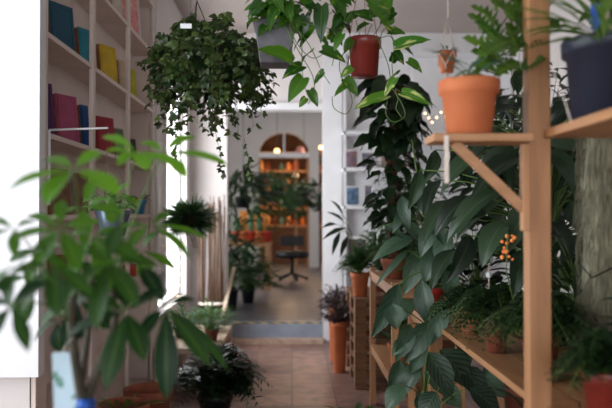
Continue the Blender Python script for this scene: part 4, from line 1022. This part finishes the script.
# far warm shop
def shelfunit(label, x0, x1, y, zs):
    t = thing('display_shelf', label, 'shelf', ((x0+x1)/2, y, ZR))
    for x in (x0, x1-.04): MB().box(x, x+.04, y, y+.35, ZR, zs[-1]+.04).build('upright', M['wood'], t)
    for z in zs: MB().box(x0+.04, x1-.04, y, y+.35, z, z+.04).build('shelf', M['woodx'], t)
shz = [.5, 1.0, 1.5, 2.0, 2.5, 3.0]
shelfunit('warm-lit wooden display shelf seen through the arch', -1.0, 1.6, 18.2, shz)
jm = [simple('jar_%d' % i, c, None, .4, 6) for i, c in enumerate(((226, 120, 60), (240, 170, 100), (120, 60, 40), (90, 120, 110), (236, 150, 90), (200, 80, 50)))]
jn = 0
for zi, z in enumerate(shz[1:5]):
    for x in range(13):
        if rnd() < .15: continue
        r = U(.06,.09); h = U(.15,.36); xx = -.85 + x*.19 + U(-.005,.005)
        o = MB().lathe((xx, 18.38, z+.041), [(r*.7, 0), (r, .02), (r, h*.7), (r*.5, h*.85), (r*.55, h), (.01, h)], 12).build('jar', jm[jn % 6])
        tag(o, 'warm-toned jar on the display shelf seen through the arch', 'jar', 'jars on the far display shelf'); jn += 1
# counter
t = thing('shop_counter', 'dark wooden counter beyond the arch', 'counter', (.1, 16.6, ZR))
MB().box(-.75, .9, 16.3, 16.9, ZR, 1.05).build('body', M['woodd'], t); MB().box(-.8, .95, 16.25, 16.95, 1.051, 1.1).build('countertop', M['wood'], t)
# pendant lamps in far room
for i, (x, y, yy, lb) in enumerate(((277, 151, 17.0, 'glowing pendant globe seen through the arched transom'), (321, 147, 16.2, 'glowing pendant globe seen in the narrow gap right of the arch'), (296, 176, 17.2, 'low pendant globe hanging over the far counter'))):
    p = P(x, y, yy); t = thing('pendant_lamp', lb, 'lamp', p)
    MB().ball(p, .06, 14).build('globe', emit('lamp_glow_%d' % i, (255, 205, 140), 6), t); MB().tube([p, (p.x, p.y, 3.75)], .006, .006, 5).build('cord', M['black'], t)
    L = bpy.data.lights.new('warm_lamp', 'POINT'); L.energy = 34; L.color = (1, .66, .38); L.shadow_soft_size = .08
    o = bpy.data.objects.new('warm_lamp', L); COL.objects.link(o); o.location = p + V((0, -.12, -.15))
# pink lampshade
p = P(300, 151, 16.0); t = thing('pendant_lamp', 'pale pink pendant shade behind the arched transom', 'lamp', p)
MB().lathe((p.x, p.y, p.z-.1), [(.14, 0), (.06, .2), (.02, .21)], 20).build('lamp_shade', simple('pink_shade', (226, 180, 196), None, .7, 5), t); MB().tube([p+V((0,0,.1)), (p.x, p.y, 3.75)], .006, .006, 5).build('cord', M['black'], t)

# ================================================================== LIGHT
def area(name, loc, rot, sx, sy, e, col=(1, 1, 1)):
    L = bpy.data.lights.new(name, 'AREA'); L.shape = 'RECTANGLE'; L.size = sx; L.size_y = sy; L.energy = e; L.color = col
    o = bpy.data.objects.new(name, L); COL.objects.link(o); o.location = loc; o.rotation_euler = rot; return o
area('daylight_left', (XL0-.2, (WY0+WY1)/2, (WZ0+WZ1)/2), (0, R(-90), 0), WZ1-WZ0, WY1-WY0, 95, (.9, .95, 1))
area('daylight_side', (XL-.25, (W2[0]+W2[1])/2, (W2[2]+W2[3])/2), (0, R(-90), 0), W2[3]-W2[2], W2[1]-W2[0], 100, (.93, .96, 1))
area('daylight_front', (0, YF-.1, 1.7), (R(90), 0, 0), XR-XL0-1, 2.4, 34, (.93, .96, 1))
area('daylight_room', (-2.5, 10.8, 2.0), (0, R(-90), 0), 2.0, 2.5, 80, (.9, .95, 1))
area('ceiling_lamp_room', (.4, 13.0, 3.7), (0, 0, 0), .8, .8, 16, (1, .93, .85))
w = bpy.data.worlds.new('world'); scene.world = w; w.use_nodes = True
bg = w.node_tree.nodes['Background']; bg.inputs[0].default_value = (.88, .93, 1, 1); bg.inputs[1].default_value = 3.0

# ================================================================== CAMERA
cam = bpy.data.cameras.new('camera'); co = bpy.data.objects.new('camera', cam); COL.objects.link(co)
co.location = (0, 0, CZ); co.rotation_euler = (R(90)+PIT, 0, -YAW)
cam.sensor_width = 36; cam.lens = F*36/612; cam.clip_start = .05; cam.clip_end = 100
cam.dof.use_dof = True; cam.dof.focus_distance = 3.1; cam.dof.aperture_fstop = 1.8
scene.camera = co
for o in bpy.data.objects:
    if '_w' in o: del o['_w']
vs_ = scene.view_settings; vs_.view_transform = 'Standard'; vs_.look = 'None'; vs_.gamma = 1; vs_.exposure = 0.0
